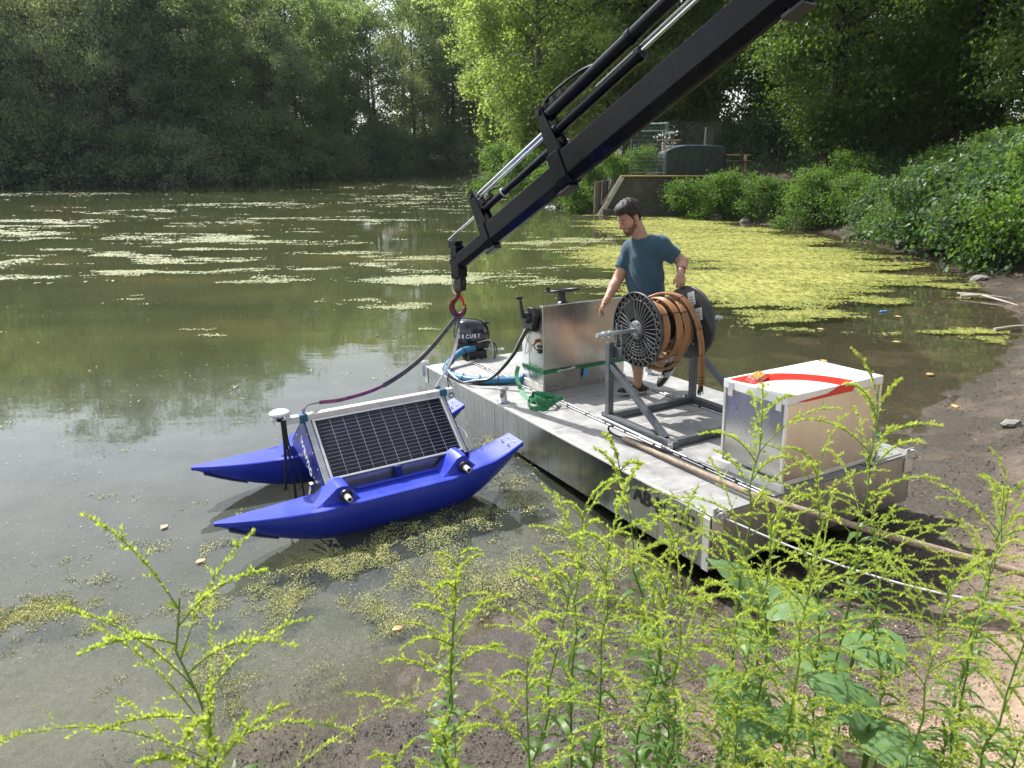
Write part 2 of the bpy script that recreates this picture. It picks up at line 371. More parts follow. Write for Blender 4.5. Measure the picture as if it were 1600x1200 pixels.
def polar(na, nr, r0, r1, a0, a1, jit=.0):
    rs = r0*(r1/r0)**(np.linspace(0, 1, nr)); an = np.linspace(a0, a1, na)
    A, Rr = np.meshgrid(an, rs, indexing='ij'); X = Rr*np.sin(A); Y = Rr*np.cos(A)
    i = np.arange(na*nr).reshape(na, nr)
    F = np.stack([i[:-1, :-1], i[1:, :-1], i[1:, 1:], i[:-1, 1:]], -1).reshape(-1, 4)
    return X.ravel(), Y.ravel(), F
t = NT('ground_soil'); wv = t.world(); n = t.noise(wv, 1.3, 8, .65); n2 = t.noise(wv, 26, 8, .7); n3 = t.noise(wv, 90, 4, .6)
dry = t.attr('dry'); san = t.attr('sand')
mud = t.ramp(n2, [(.3, (.040, .032, .025)), (.6, (.082, .067, .052)), (.8, (.17, .145, .115))])
soil = t.ramp(n2, [(.25, (.030, .023, .017)), (.5, (.066, .050, .037)), (.75, (.16, .125, .092))])
sand = t.ramp(n2, [(.25, (.22, .15, .10)), (.5, (.38, .275, .19)), (.75, (.5, .39, .28))])
f = t.math('ADD', dry, t.math('MULTIPLY', t.math('SUBTRACT', n, .5), 1.2), True)
col = t.mixc(f, mud, soil); fs = t.math('ADD', san, t.math('MULTIPLY', t.math('SUBTRACT', n, .5), 1.4), True); col = t.mixc(fs, col, sand)
lit = t.ramp(t.noise(wv, 38, 3), [(.60, (0, 0, 0)), (.64, (1, 1, 1))]); col = t.mixc(t.math('MULTIPLY', t.math('MULTIPLY', lit, f), .55), col, (.34, .25, .17))
col = t.mixc(t.attr('bed'), col, t.ramp(n2, [(.3, (.10, .105, .085)), (.7, (.25, .25, .205))]))
col = t.mixc(t.math('MULTIPLY', t.attr('bed'), t.ramp(t.noise(wv, 3.5, 8, .7), [(.5, (0, 0, 0)), (.65, (.8, .8, .8))])), col, (.10, .115, .045))
rough = t.math('ADD', t.math('MULTIPLY', f, .62), t.ramp(n3, [(.3, (.10,)*3), (.7, (.42,)*3)]), True)
n4 = t.noise(wv, 240, 3, .6); hh = t.math('ADD', t.math('MULTIPLY', n2, .55), t.math('ADD', t.math('MULTIPLY', n3, .28), t.math('MULTIPLY', n4, .14)))
gm = t('SeparateXYZ'); gg = t('NewGeometry'); t.link(gg.outputs['Position'], gm.inputs[0]); gf = t('MapRange', Value=gm.outputs[1]); gf.inputs[1].default_value = 1.3; gf.inputs[2].default_value = .5; col = t.mixc(gf.outputs[0], col, t.ramp(n2, [(.3, (.03, .05, .015)), (.7, (.09, .12, .035))]))
M['ground'] = t.end(t.pbr(col, rough, 0, .5, t.bump(hh, .9, .03)))
X, Y, F = polar(900, 420, .25, 320, -math.pi, math.pi)
Z = hz(X, Y); d = lake_sd(X, Y)
dry = np.clip((Z-.18)/.28, 0, 1)*np.where(np.hypot(X, Y) > 5.5, .7, 1)
sandm = np.clip((d-.9)/.7, 0, 1)*np.clip((X-.6)/.7, 0, 1)*(np.hypot(X, Y) < 9)*.9*np.clip((5.2-Y)/1.2, 0, 1)
bed = np.clip(-Z/.05, 0, 1)*np.clip((1.2-X+.12*(Y-4))/1.5, 0, 1)
g = npmesh('ground', np.stack([X, Y, Z], 1), F, M['ground'], smooth=True, attrs={'dry': dry, 'sand': sandm, 'bed': bed})
g['kind'] = 'structure'
# ------------------------------------------------------------------ water
t = NT('pond_water'); wv = t.world(); dep = t.attr('depth'); fg = t.attr('far')
n = t.noise(t.world((.35, .8, 1)), .45, 6, .6)
murk = t.ramp(n, [(.3, (.040, .048, .022)), (.55, (.066, .072, .031)), (.75, (.125, .105, .040))])
silt = t.ramp(t.noise(wv, 2.2, 7, .65), [(.3, (.06, .072, .068)), (.7, (.125, .138, .13))])
murk = t.mixc(t.attr('silt'), murk, silt)
op = t.math('SUBTRACT', 1.0, t.math('POWER', 2.718, t.math('MULTIPLY', dep, -3.8)), True)
b1 = t.noise(t.world((1, 1, 1)), 9, 3, .5); b2 = t.noise(t.world((.6, 1.5, 1)), 1.4, 2, .5)
h = t.math('ADD', t.math('MULTIPLY', b1, .12), t.math('MULTIPLY', b2, .55))
nm = t.bump(h, .055, .06)
tr = t('BsdfTransparent', Color=(.88, .88, .76, 1)).outputs[0]; df = t('BsdfDiffuse', Color=murk, Normal=nm).outputs[0]
mx = t('MixShader', Fac=op); t.link(tr, mx.inputs[1]); t.link(df, mx.inputs[2])
gl = t('BsdfGlossy', Color=(1, 1, 1, 1), Roughness=.02, Normal=nm).outputs[0]
fr = t('Fresnel', IOR=1.34, Normal=nm).outputs[0]
mz = t('MixShader', Fac=t.math('MULTIPLY', fr, 1.0, True)); t.link(mx.outputs[0], mz.inputs[1]); t.link(gl, mz.inputs[2])
M['water'] = t.end(mz.outputs[0])
X, Y, F = polar(420, 330, .9, 150, -1.45, 1.1)
depth = np.clip(-hz(X, Y), 0, 5)
silt = np.clip((1.6-X-.05*Y)/1.5, 0, 1)*np.clip((9.8-Y+.35*(X+3))/3.2, 0, 1)*(.6+.4*fbm(X, Y, 3, 3))
w = npmesh('pond_water', np.stack([X, Y, X*0], 1), F, M['water'], smooth=True, attrs={'depth': depth, 'silt': silt}); w['kind'] = 'structure'
# ------------------------------------------------------------------ duckweed
# (x, y, rx, ry, strength, pale)
BLOB = [(6.7, 22.0, 3.0, 8.3, 1.55, 0), (4.6, 14.8, 2.2, 3.0, 1.4, 0), (6.9, 16.0, 1.25, 3.0, 1.4, 0), (5.96, 27.5, 2.6, 4.2, 1.5, 0), (4.7, 12.4, .9, 1.0, .8, 0), (3.6, 18.5, 1.9, 4.4, 1.15, 0),
  (1.97, 22.4, 2.4, 2.6, .55, .5), (.59, 16.4, 1.9, 1.7, .55, .5), (-2.2, 15.4, 1.9, .9, .62, .8), (-8.3, 29.7, 5, 2.2, .58, .9), (-3.8, 44, 7, 9, .50, .8),
  (-3.7, 17.2, 1.6, .9, .55, .8), (-10.6, 23.1, 3.4, 1.3, .56, .9), (-30, 49, 7, 3, .52, .9), (-19.3, 29.6, 3.4, 1.2, .5, .9), (-12.8, 38.8, 5, 2.0, .52, .9), (-18.1, 34.5, 4, 1.3, .5, .9),
  (-3.8, 13, 1.6, .6, .45, .5), (-7.3, 13.4, 2.8, 1.3, .43, .2), (-4.7, 10.8, 1.8, .5, .4, .3), (2.1, 15.4, 1.3, 1.0, .5, .3), (-7, 58, 7, 6, .45, .8), (-8, 20, 6, 5, .36, .5), (-15, 26, 6, 6, .34, .7),
  (-2.75, 3.7, .75, .26, .78, .25), (-1.96, 3.72, .45, .28, .7, .4), (-1.15, 4.2, .6, .34, .82, .3), (-.48, 4.7, .55, .38, .85, .3), (-1.43, 3.9, .45, .24, .72, .35), (-.1, 6.6, .35, .5, .8, .3),
  (-1.2, 3.6, 1.6, .7, .42, .5), (-.3, 4.3, 1.0, .9, .45, .4), (-2.4, 4.3, 1.2, .6, .36, .6), (-2, 3.35, .33, .1, .6, .4), (0, 5.12, .42, .34, .75, .35), (.25, 4.7, .3, .38, .62, .35), (-.7, 3.7, .35, .2, .62, .4), (.85, 4.45, .2, .2, .7, .3), (.0, 5.9, .3, .5, .8, .2), (-.1,4.1,.3,.2,.5,.4)]
def cover(x, y):
    s = np.zeros_like(x); pl = np.zeros_like(x)
    for bx, by, rx, ry, st, pa in BLOB:
        g_ = st*np.exp(-(((x-bx)/rx)**2+((y-by)/ry)**2)**1.4*.9); pl = np.where(g_ > s, pa, pl); s = np.maximum(s, g_)
    big = y > 9
    s = s*np.where((y>13)&(x<1), 1.05, 1)
    n_ = np.where(big, fbm(x*.55, y*1.5, 6, 41), fbm(x*4.2, y*4.2, 6, 42)); n2_ = np.where(big, fbm(x*1.5+9, y*5.0, 4, 47), fbm(x*11, y*11, 4, 43))
    v = np.minimum(s, 1.38)+(n_-.5)*1.75+(n2_-.5)*.7
    return v, pl
Vs = []; tn = []; pls = []
def scatter(N, x0, x1, y0, y1, sfun, thr=.62):
    # distance-weighted: sample y as 1/y-uniform so that near water gets finer cover
    uu = NR.rand(N); y = 1/(1/y0+(1/y1-1/y0)*uu); x = (x0+(x1-x0)*NR.rand(N))*(y if x1 < 3 else 1)
    v, pl = cover(x, y); keep = (v > thr-.16+NR.rand(N)**.8*.85) & (hz(x, y) < .0)
    x, y, v, pl = x[keep], y[keep], v[keep], pl[keep]; n = len(x)
    s = sfun(y)*(.6+.8*NR.rand(n)); a = NR.rand(n)*6.283; st = np.where(y > 9, 2.2, 1.15)
    P = np.zeros((n, 4, 3))
    for k, (cx, cy) in enumerate(((-1, -.4), (.3, -.9), (1, .35), (-.35, 1))):
        ex = (cx*np.cos(a)-cy*np.sin(a))*s; ey = (cx*np.sin(a)+cy*np.cos(a))*s*st
        P[:, k, 0] = x+ex; P[:, k, 1] = y+ey; P[:, k, 2] = .004+NR.rand(n)*.010+(NR.rand(n)-.5)*s*.35
    Vs.append(P.reshape(-1, 3)); tn.append(np.repeat(np.clip(.25+.35*(y < 9)*(NR.rand(n) > .35)+.6*NR.rand(n)+.5*(v-.9), 0, 1), 4)); pls.append(np.repeat(pl*(.6+.4*NR.rand(n)), 4))
scatter(2550000, -.80, .72, 10, 95, lambda y: .00115*y)
scatter(1500000, -1.08, .40, 2.5, 9.2, lambda y: .00085*y)
V = np.concatenate(Vs); n = len(V)//4; print('duckweed quads', n)
o = npmesh('duckweed', V, np.arange(n*4).reshape(-1, 4), M['duck'], attrs={'tint': np.concatenate(tn), 'pale': np.concatenate(pls)})
setp(o, 'yellow green duckweed and algae mats floating on the pond', 'duckweed', kind='stuff')
# ------------------------------------------------------------------ leaves
def leafcloud(name, C, D, N, L, Wd, mat, parent=None, tint=None, fold=0.):
    """rhombic leaves: C base points, D direction, N normal, L length, Wd width"""
    D = D/np.linalg.norm(D, axis=1, keepdims=True); B = np.cross(D, N); B /= np.linalg.norm(B, axis=1, keepdims=True)+1e-9; Nn = np.cross(B, D)
    L = np.asarray(L).reshape(-1, 1); Wd = np.asarray(Wd).reshape(-1, 1)
    P = np.stack([C, C+D*L*.45+B*Wd*.5+Nn*L*fold, C+D*L-Nn*L*fold*.8, C+D*L*.45-B*Wd*.5+Nn*L*fold], 1).reshape(-1, 3)
    n = len(C); tt = np.repeat(tint if tint is not None else NR.rand(n), 4)
    return npmesh(name, P, np.arange(n*4).reshape(-1, 4), mat, parent, attrs={'tint': np.clip(tt, 0, 1)})
def unit(a): return a/(np.linalg.norm(a, axis=-1, keepdims=True)+1e-9)
def make_tree(label, cat, H, Rr, base, nl, nclump, per, leaf, mat, bark, seed, droop=0., trunk_r=.22, cs=.75, flat=.55, group=None, profile=1, name='tree', shell=.45, ntr=1):
    rs = np.random.RandomState(seed); T = thing(name, label, cat, group=group)
    mb = MB(); ends = []
    for ti in range(ntr):
        bx, by = (0, 0) if ntr == 1 else rs.randn(2)*.25; ln = rs.randn(2)*.02*H*(1 if ntr == 1 else 4)
        tp = [Vector((bx+ln[0]*(i/8)**1.5+rs.randn()*.05, by+ln[1]*(i/8)**1.5+rs.randn()*.05, H*.93*i/8)) for i in range(9)]
        tp[0].z = -.6
        mb.tube(tp, [trunk_r*(1-.85*i/8) for i in range(9)], 7)
        for i in range(nl//ntr):
            f_ = base/H+(1-base/H)*(.03+.92*((i+.5)/(nl/ntr)))**.95; a = i*2.4+rs.rand()*.8
            q = f_*8; j = min(7, int(q)); p0 = tp[j].lerp(tp[j+1], q-j)
            rad = Rr*(math.sin(math.pi*min(1, (1-f_)*1.05+.12)**.62)**.6 if profile == 1 else (1-f_)**.55)*(.7+.5*rs.rand())
            up = (.15+.55*f_)*rad
            dx, dy = math.cos(a), math.sin(a)
            pts = [p0, p0+Vector((dx*rad*.35, dy*rad*.35, up*.45)), p0+Vector((dx*rad*.7, dy*rad*.7, up*.8-droop*rad*.15)), p0+Vector((dx*rad, dy*rad, up*.9-droop*rad*.5))]
            mb.tube(pts, [trunk_r*.34*(1-.6*f_), trunk_r*.22*(1-.6*f_), .04, .012], 5, cap=False)
            for k in range(4):
                s_ = .35+.65*rs.rand(); b = pts[1].lerp(pts[3], s_) if s_ > .5 else pts[0].lerp(pts[2], s_*1.3)
                off = Vector(rs.randn(3)*np.array([.22, .22, .14])*rad)
                mb.tube([b, b+off*.5, b+off], [.035, .02, .006], 4, cap=False); ends.append(b+off)
    mb.obj('trunk', bark, T)
    E = np.array([tuple(e) for e in ends]); c = E[rs.randint(len(E), size=nclump)]+rs.randn(nclump, 3)*np.array([.10, .10, .07])*Rr*shell*2
    c[:, 2] = np.clip(c[:, 2], base*.8+.1, H*1.02)
    ct = rs.rand(nclump); n = nclump*per; ci = np.repeat(np.arange(nclump), per)
    sz = cs*(.6+.8*rs.rand(nclump)); off = rs.randn(n, 3)*np.array([1, 1, flat])*sz[ci][:, None]*.5
    Pp = c[ci]+off; Pp[:, 2] -= droop*np.abs(rs.randn(n))*sz[ci]*.8; Pp[:, 2] = np.maximum(Pp[:, 2], .05)
    Nn = unit(rs.randn(n, 3)*.75+np.array([0, 0, .75])+off*.5); D = unit(rs.randn(n, 3)+np.array([0, 0, -.35-droop])+off*1.0)
    Ls = leaf*(.65+.7*rs.rand(n))
    leafcloud('crown', Pp, D, Nn, Ls, Ls*(.62 if droop < .5 else .3), mat, T, tint=ct[ci]*.6+.4*rs.rand(n), fold=.06)
    return T
def dup(root, loc=None, rz=0., sc=1., label=None, group=None, M_=None):
    r = root.copy(); COL.objects.link(r)
    if M_ is not None: r.matrix_world = M_
    else:
        r.location = loc; r.rotation_euler = (0, 0, rz); r.scale = (sc, sc, sc) if not isinstance(sc, tuple) else sc
    if label: r['label'] = label
    if group: r['group'] = group
    for ch in root.children:
        c = ch.copy(); COL.objects.link(c); c.parent = r
        for g2 in ch.children:
            e = g2.copy(); COL.objects.link(e); e.parent = c
    return r
used = set()
def put(proto, x, y, rz, sc, label, group=None, dz=-.15, z=None):
    zz = (hz1(x, y) if z is None else z)+dz
    if proto.name not in used:
        used.add(proto.name); r = proto; r.location = (x, y, zz); r.rotation_euler = (0, 0, rz); r.scale = (sc, sc, sc) if not isinstance(sc, tuple) else sc; r['label'] = label
        if group: r['group'] = group
        return r
    return dup(proto, (x, y, zz), rz, sc, label, group)
GF = 'trees of the wood along the far shore'
FA = make_tree('', 'tree', 25, 5.6, 1.0, 34, 300, 62, .30, M['lf_far'], M['bark'], 1, 0, .33, 1.15, name='broadleaf_tree')
FB = make_tree('', 'tree', 22, 6.4, 1.2, 36, 340, 62, .30, M['lf_far2'], M['bark'], 2, .9, .36, 1.1, name='willow_tree')
FC = make_tree('', 'tree', 26, 4.6, 3.0, 36, 240, 62, .29, M['lf_far3'], M['bark_pale'], 3, .1, .28, 1.05, name='broadleaf_tree')
FD = make_tree('', 'bush', 5.5, 3.8, .1, 24, 150, 76, .24, M['lf_far'], M['bark'], 4, .3, .12, 1.0, name='shore_bush', profile=2)
FE = make_tree('', 'bush', 4.0, 3.0, .1, 20, 200, 40, .24, M['lf_far2'], M['bark'], 5, .5, .10, .8, name='shore_bush', profile=2)
def along(P, s):
    P = np.array(P, float); d_ = np.hypot(*np.diff(P, axis=0).T); c_ = np.concatenate([[0], np.cumsum(d_)]); u_ = s*c_[-1]
    i = min(len(d_)-1, int(np.searchsorted(c_, u_, 'right'))-1); f_ = (u_-c_[i])/d_[i]; p = P[i]+(P[i+1]-P[i])*f_; tt = (P[i+1]-P[i])/d_[i]
    return p, np.array([-tt[1], tt[0]])
FS = [(-62, 55.5), (-42, 58), (-27, 62), (-18, 84), (-10, 96), (-5, 93)]
FTL = {0: ('dark broad-crowned tree on the far shore', 'dark trees of the far shore'), 1: ('grey green willow on the far shore', 'willows of the far shore'), 2: ('taller mid green pale-trunked tree on the far shore', 'pale-trunked trees of the far shore')}
for row, (off, n_, sc) in enumerate(((2.5, 17, .76), (8, 17, .84), (14, 16, .92), (20, 15, .98))):
    for i in range(n_):
        p, nn = along(FS, (i+.5+(rnd.random()-.5)*.5)/n_); q = p+nn*(off+rnd.random()*2.5)
        s_ = (i+.5)/n_
        kind = rnd.choice([1, 1, 0, 2] if s_ < .45 else [0, 0, 2, 1 if row == 0 else 0])
        pr = (FA, FB, FC)[kind]; lb, gr = FTL[kind]; sx_p = q[0]/q[1]; reg = 'at the far left' if sx_p < -.42 else ('left of the middle' if sx_p < -.22 else 'towards the crane hook'); lb = lb+', '+('front row ' if row == 0 else 'back rows ')+reg; gr = gr+' '+('in front ' if row == 0 else 'behind ')+reg
        put(pr, q[0], q[1], rnd.random()*6.28, sc*(.88+.24*rnd.random()), lb, gr, z=.9)
for i in range(26):
    p, nn = along(FS, (i+.5+(rnd.random()-.5)*.6)/26); q = p+nn*(.2+rnd.random()*1.0)
    k = rnd.random() < .6
    put(FD if k else FE, q[0], q[1], rnd.random()*6.28, .7+.55*rnd.random(), 'dark rounded bush hanging over the water on the far shore' if k else 'low grey green bush at the waterline of the far shore', 'dark bushes of the far shore' if k else 'grey green bushes of the far shore', z=.0)
# lit trees right of centre
LA = make_tree('', 'tree', 19, 5.2, .8, 42, 460, 100, .22, M['lf_lime'], M['bark_pale'], 6, .25, .3, .95, name='lime_tree', shell=.35)
LB = make_tree('', 'tree', 17, 4.6, .8, 40, 400, 100, .21, M['lf_lime'], M['bark'], 7, .1, .26, .9, name='lime_tree', shell=.35)
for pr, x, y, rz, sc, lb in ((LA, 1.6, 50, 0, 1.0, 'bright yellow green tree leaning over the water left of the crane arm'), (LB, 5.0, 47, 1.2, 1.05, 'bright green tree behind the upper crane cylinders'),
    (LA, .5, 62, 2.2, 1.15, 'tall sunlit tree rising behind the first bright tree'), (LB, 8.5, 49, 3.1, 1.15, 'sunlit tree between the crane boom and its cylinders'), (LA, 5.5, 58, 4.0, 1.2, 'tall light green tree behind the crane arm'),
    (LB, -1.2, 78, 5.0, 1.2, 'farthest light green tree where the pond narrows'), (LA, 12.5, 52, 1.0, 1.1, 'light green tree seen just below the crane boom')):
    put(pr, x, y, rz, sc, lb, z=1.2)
for i, (x, y, s_) in enumerate(((-8, 101, .8), (-4.5, 97, .8), (-1, 93, .85), (-12, 103, .85), (-16, 112, 1.1), (-9, 106, 1.0), (-4, 112, 1.1), (2, 104, 1.05), (-12, 122, 1.2), (6, 96, 1.1), (0, 84, .95), (12, 80, 1.1), (16, 68, 1.0), (20, 60, 1.0), (24, 53, 1.0), (28, 47, 1.0), (32, 42, 1.0), (36, 36, 1.0), (25, 66, 1.2), (31, 58, 1.2), (37, 50, 1.2), (42, 42, 1.2), (15, 60, .9), (40, 30, 1.1), (45, 36, 1.2), (34, 27, 1.0))):
    put((FA, FC)[i % 2], x, y, rnd.random()*6.28, s_, 'dark tree standing deep in the wood behind the bright trees' if x < 14 else 'dark tree in the depth of the right-hand wood', 'deep wood behind the bright trees' if x < 14 else 'deep wood on the right', z=1.5)
for i in range(22):
    x = 13+i*1.15+rnd.uniform(-.5, .5); y = 47-i*1.15+rnd.uniform(-1, 1)
    put(FD, x, y, rnd.random()*6.28, .55+.3*rnd.random(), 'shaded bush of the undergrowth behind the dirt path', 'undergrowth bushes behind the dirt path', z=1.4)
# right bank trees
NA = make_tree('', 'tree', 17, 6.4, 1.3, 50, 620, 110, .16, M['lf_near'], M['bark'], 8, .35, .34, .95, name='maple_tree', flat=.35, shell=.35)
NB = make_tree('', 'tree', 15, 5.8, 1.8, 44, 520, 110, .155, M['lf_near'], M['bark'], 9, .2, .3, .95, name='maple_tree', flat=.35, shell=.35)
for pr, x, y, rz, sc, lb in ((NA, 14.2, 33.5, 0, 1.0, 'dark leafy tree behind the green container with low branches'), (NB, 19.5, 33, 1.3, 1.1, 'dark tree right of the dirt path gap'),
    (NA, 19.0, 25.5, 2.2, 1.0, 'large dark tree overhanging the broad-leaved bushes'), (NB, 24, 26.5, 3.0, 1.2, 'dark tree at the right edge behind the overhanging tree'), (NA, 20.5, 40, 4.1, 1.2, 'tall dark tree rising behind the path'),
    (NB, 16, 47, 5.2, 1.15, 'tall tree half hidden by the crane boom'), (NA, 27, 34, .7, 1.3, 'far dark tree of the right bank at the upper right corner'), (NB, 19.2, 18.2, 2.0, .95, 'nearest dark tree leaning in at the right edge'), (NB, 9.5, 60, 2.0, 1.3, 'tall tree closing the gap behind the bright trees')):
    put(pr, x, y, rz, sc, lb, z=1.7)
# ------------------------------------------------------------------ bushes of the right bank
BA = make_tree('', 'bush', 2.5, 1.5, .1, 22, 260, 40, .10, M['lf_bush'], M['bark'], 12, .2, .035, .42, name='bank_bush', profile=2, ntr=3)
BB = make_tree('', 'bush', 2.3, 1.6, .1, 22, 230, 34, .16, M['lf_big'], M['bark'], 13, .35, .035, .5, name='broad_leaved_bush', profile=2, ntr=3, flat=.8)
BC = make_tree('', 'bush', 1.6, 1.2, .1, 18, 170, 34, .085, M['lf_bush'], M['bark'], 14, .2, .02, .35, name='bank_bush', profile=2, ntr=3)
BS = [(BC, 7.6, 31.2, 1.0, 'small sunlit bush at the foot of the concrete wall'), (BA, 8.9, 30.6, 1.0, 'sunlit bush in front of the green container'), (BA, 10.0, 29.0, .9, 'bright green bush right of the concrete wall'),
  (BA, 11.1, 27.6, .95, 'bright bush with arching twigs, third from the wall'), (BC, 10.6, 26.2, 1.1, 'low bright bush close to the waterline'), (BA, 11.9, 25.4, .9, 'green bush before the dirt path'), (BB, 12.0, 23.6, .85, 'dark bush at the middle of the right bank'),
  (BC, 11.6, 22.2, 1.05, 'low dark bush over the root by the water'), (BB, 12.6, 21.4, 1.0, 'dark broad-leaved bush below the overhanging tree'), (BB, 11.7, 19.6, 1.15, 'broad-leaved bush leaning over the mud edge'), (BB, 12.5, 18.4, 1.25, 'tall heart-leaved bush near the right edge'),
  (BB, 11.5, 17.5, 1.15, 'low heart-leaved bush close to the duckweed'), (BA, 12.1, 16.3, 1.2, 'bright nettle-like bush at the right edge'), (BC, 11.3, 15.6, 1.4, 'light green weed clump above the driftwood'), (BA, 12.3, 14.6, 1.15, 'rightmost bright bush cut by the picture edge'),
  (BB, 14.0, 19.9, 1.15, 'tall bush below the pale flower heads'), (BC, 13.4, 29, 1.2, 'shaded bush beside the path post'), (BC, 15.0, 26.5, 1.2, 'shaded bush under the large dark tree'), (BA, 15.2, 22.8, 1.1, 'shaded bush at the end of the dirt path'),
  (BA, 7.0, 3.2, 1.0, 'green bush outside the right edge beside the sandy soil'), (BA, 8.4, 4.6, 1.2, 'taller bush outside the right edge'), (BC, 6.0, 1.8, 1.2, 'low bush outside the lower right corner'),
  (BC, 3.0, 34.6, 1.0, 'light bush left of the timber pile'), (BC, 1.9, 37.5, 1.2, 'light bush hanging over the water below the crane collar'), (BA, .8, 43, 1.2, 'bush at the waterline under the bright tree'), (BA, -.4, 54, 1.4, 'distant bush where the bright tree meets the water'),
  (BC, 4.6, 33.7, .75, 'yellow green shrub on the concrete wall behind the fence panel'), (BC, 5.7, 33.9, .85, 'leafy shrub inside the fence panel'), (BA, 3.4, 37.5, 1.2, 'bush behind the slanted wall edge')]
for pr, x, y, sc, lb in BS:
    if x > 8.4: sc *= .80
    s_ = (lb.find('wall behind') > 0 or lb.find('inside the fence') > 0)
    put(pr, x, y, rnd.random()*6.28, (sc, sc, sc*1.05), lb, z=1.6 if s_ else None)
# pale flower heads
def umbel():
    T = thing('flowering_weed', '', 'flower'); mb = MB(); rs = np.random.RandomState(5); C = []
    for i in range(9):
        x, y = rs.randn(2)*.45; h = 2.0+rs.rand()*.7; mb.tube([(x*.5, y*.5, 0), (x, y, h*.6), (x*1.15, y*1.15, h)], [.012, .008, .005], 5)
        for k in range(60): C.append((x*1.15+rs.randn()*.09, y*1.15+rs.randn()*.09, h+rs.rand()*.05))
    mb.obj('stem', M['stem'], T); C = np.array(C); n = len(C)
    o_ = leafcloud('flower_head', C, unit(rs.randn(n, 3)), unit(rs.randn(n, 3)*.4+[0, 0, 1]), np.full(n, .045), np.full(n, .04), M['umbel'], T); o_['kind'] = 'stuff'
    return T
U = umbel()
for x, y, sc, lb in ((12.7, 17.3, .95, 'pale pink flower heads above the heart-leaved bush'), (13.5, 17.0, 1.05, 'tall pale flower heads at the right edge'), (13.2, 18.4, 1.1, 'faded flower heads against the dark tree')):
    put(U, x, y, rnd.random()*6, sc, lb)
# undergrowth carpet on the right bank
rs = np.random.RandomState(3); n = 60000; x = 8+rs.rand(n)*26; y = 13+rs.rand(n)*38; d_ = lake_sd(x, y); path = np.abs(d_-5.0) < 1.3
keep = (d_ > .7) & ~path & (fbm(x, y, 3, 8) > .42); x, y = x[keep], y[keep]; n = len(x)
C = np.stack([x, y, hz(x, y)+rs.rand(n)*.35], 1)
o = leafcloud('undergrowth', C, unit(rs.randn(n, 3)+[0, 0, .3]), unit(rs.randn(n, 3)+[0, 0, 1.2]), .09+.1*rs.rand(n), .06+.06*rs.rand(n), M['lf_big']); setp(o, 'low dark green undergrowth covering the right bank', 'undergrowth', kind='stuff')
# ------------------------------------------------------------------ concrete wall, fence, container
T = thing('concrete_wall', 'dark mossy concrete retaining wall with a slanted pale edge standing in the water', 'wall', loc=(0, 0, 0))
mb = MB(); A4 = [(3.78, -.6), (3.82, -.0), (4.72, 1.62), (9.8, 1.62), (9.8, -.6)]
Mx = basis((1, 0, 0), (0, 0, 1), (0, -1, 0), (0, 32.2, 0)); mb.prism(A4, -4.5, 0, Mx); mb.obj('wall_body', M['concrete'], T, .02)
mb = MB(); mb.prism([(3.74, -.3), (3.80, 0), (4.70, 1.66), (4.93, 1.66), (4.02, 0), (3.98, -.3)], 0.003, .05, Mx); mb.obj('slanted_edge', M['coping'], T, .01)
mb = MB(); mb.box(4.0, 9.7, 31.95, 32.19, -.4, .28); mb.obj('footing', M['concrete'], T, .02)
mb = MB(); mb.box(4.75, 9.75, 32.1, 33.4, 1.623, 1.68); mb.obj('moss_cover', M['moss'], T, .02)
T = thing('timber_pile', 'weathered timber piles at the left end of the concrete wall', 'piles', loc=(3.9, 33, 0))
for i, (dx, dy, h) in enumerate(((-.05, 0, 1.40), (.30, .25, 1.45))):
    mb = MB(); mb.tube([(dx, dy, -.8), (dx, dy, h)], .16, 10); mb.obj('pile', M['timber'], T)
def panel(name, lab, a, b, h, z0, mesh='grid', cols=16, rows=12, mat='galv_fence', rw=.02, ww=.003, rail=True):
    a = Vector((a[0], a[1], 0)); b = Vector((b[0], b[1], 0)); L = (b-a).length; ax = (b-a).normalized()
    T = thing(name, lab, 'fence', basis(ax, Vector((-ax.y, ax.x, 0)), (0, 0, 1), (a.x, a.y, z0)))
    for x in (0, L): m_ = MB(); m_.tube([(x, 0, 0), (x, 0, h)], rw, 8); m_.obj('post', M[mat], T)
    for z in ((.12, h-.02, h*.86) if rail else (h,)): m_ = MB(); m_.tube([(0, 0, z), (L, 0, z)], rw*.8, 8); m_.obj('rail', M[mat], T)
    m_ = MB()
    if mesh == 'grid':
        for i in range(1, cols): m_.tube([(L*i/cols, .01, .12), (L*i/cols, .01, h)], ww, 4, cap=False)
        for i in range(1, rows): m_.tube([(0, .012, .12+(h-.12)*i/rows), (L, .012, .12+(h-.12)*i/rows)], ww, 4, cap=False)
    else:
        st = .16; k = int((L+h)/st)
        for i in range(k):
            for sgn in (1, -1):
                x0 = i*st-h if sgn > 0 else i*st; pts = []
                for q in (0, 1):
                    pass
                za, zb = 0., h; xa = x0; xb = x0+sgn*h
                if sgn > 0:
                    if xa < 0: za = -xa; xa = 0
                    if xb > L: zb = h-(xb-L); xb = L
                else:
                    if xa > L: za = xa-L; xa = L
                    if xb < 0: zb = h+xb; xb = 0
                if zb > za+.02: m_.tube([(xa, .01*sgn, za), (xb, .01*sgn, zb)], ww, 3, cap=False)
    m_.obj('wire_mesh', M[mat], T)['kind'] = 'stuff'
    return T
T = panel('mobile_fence', 'galvanised mobile fence panel standing on the mossy concrete wall', (5.20, 32.7), (6.62, 32.35), 2.15, 1.67)
mb = MB(); mb.box(.17, .27, -.03, .0, 1.72, 1.82); mb.obj('white_tag', M['white'], T)
panel('mobile_fence', 'second mobile fence panel set at an angle behind the first', (5.05, 34.3), (6.72, 32.5), 2.2, 1.67, cols=14)
panel('chain_link_fence', 'dark chain-link fence behind the green container', (6.8, 34.2), (9.6, 34.6), 2.3, 1.67, 'chain', mat='black', ww=.0022, rail=False)
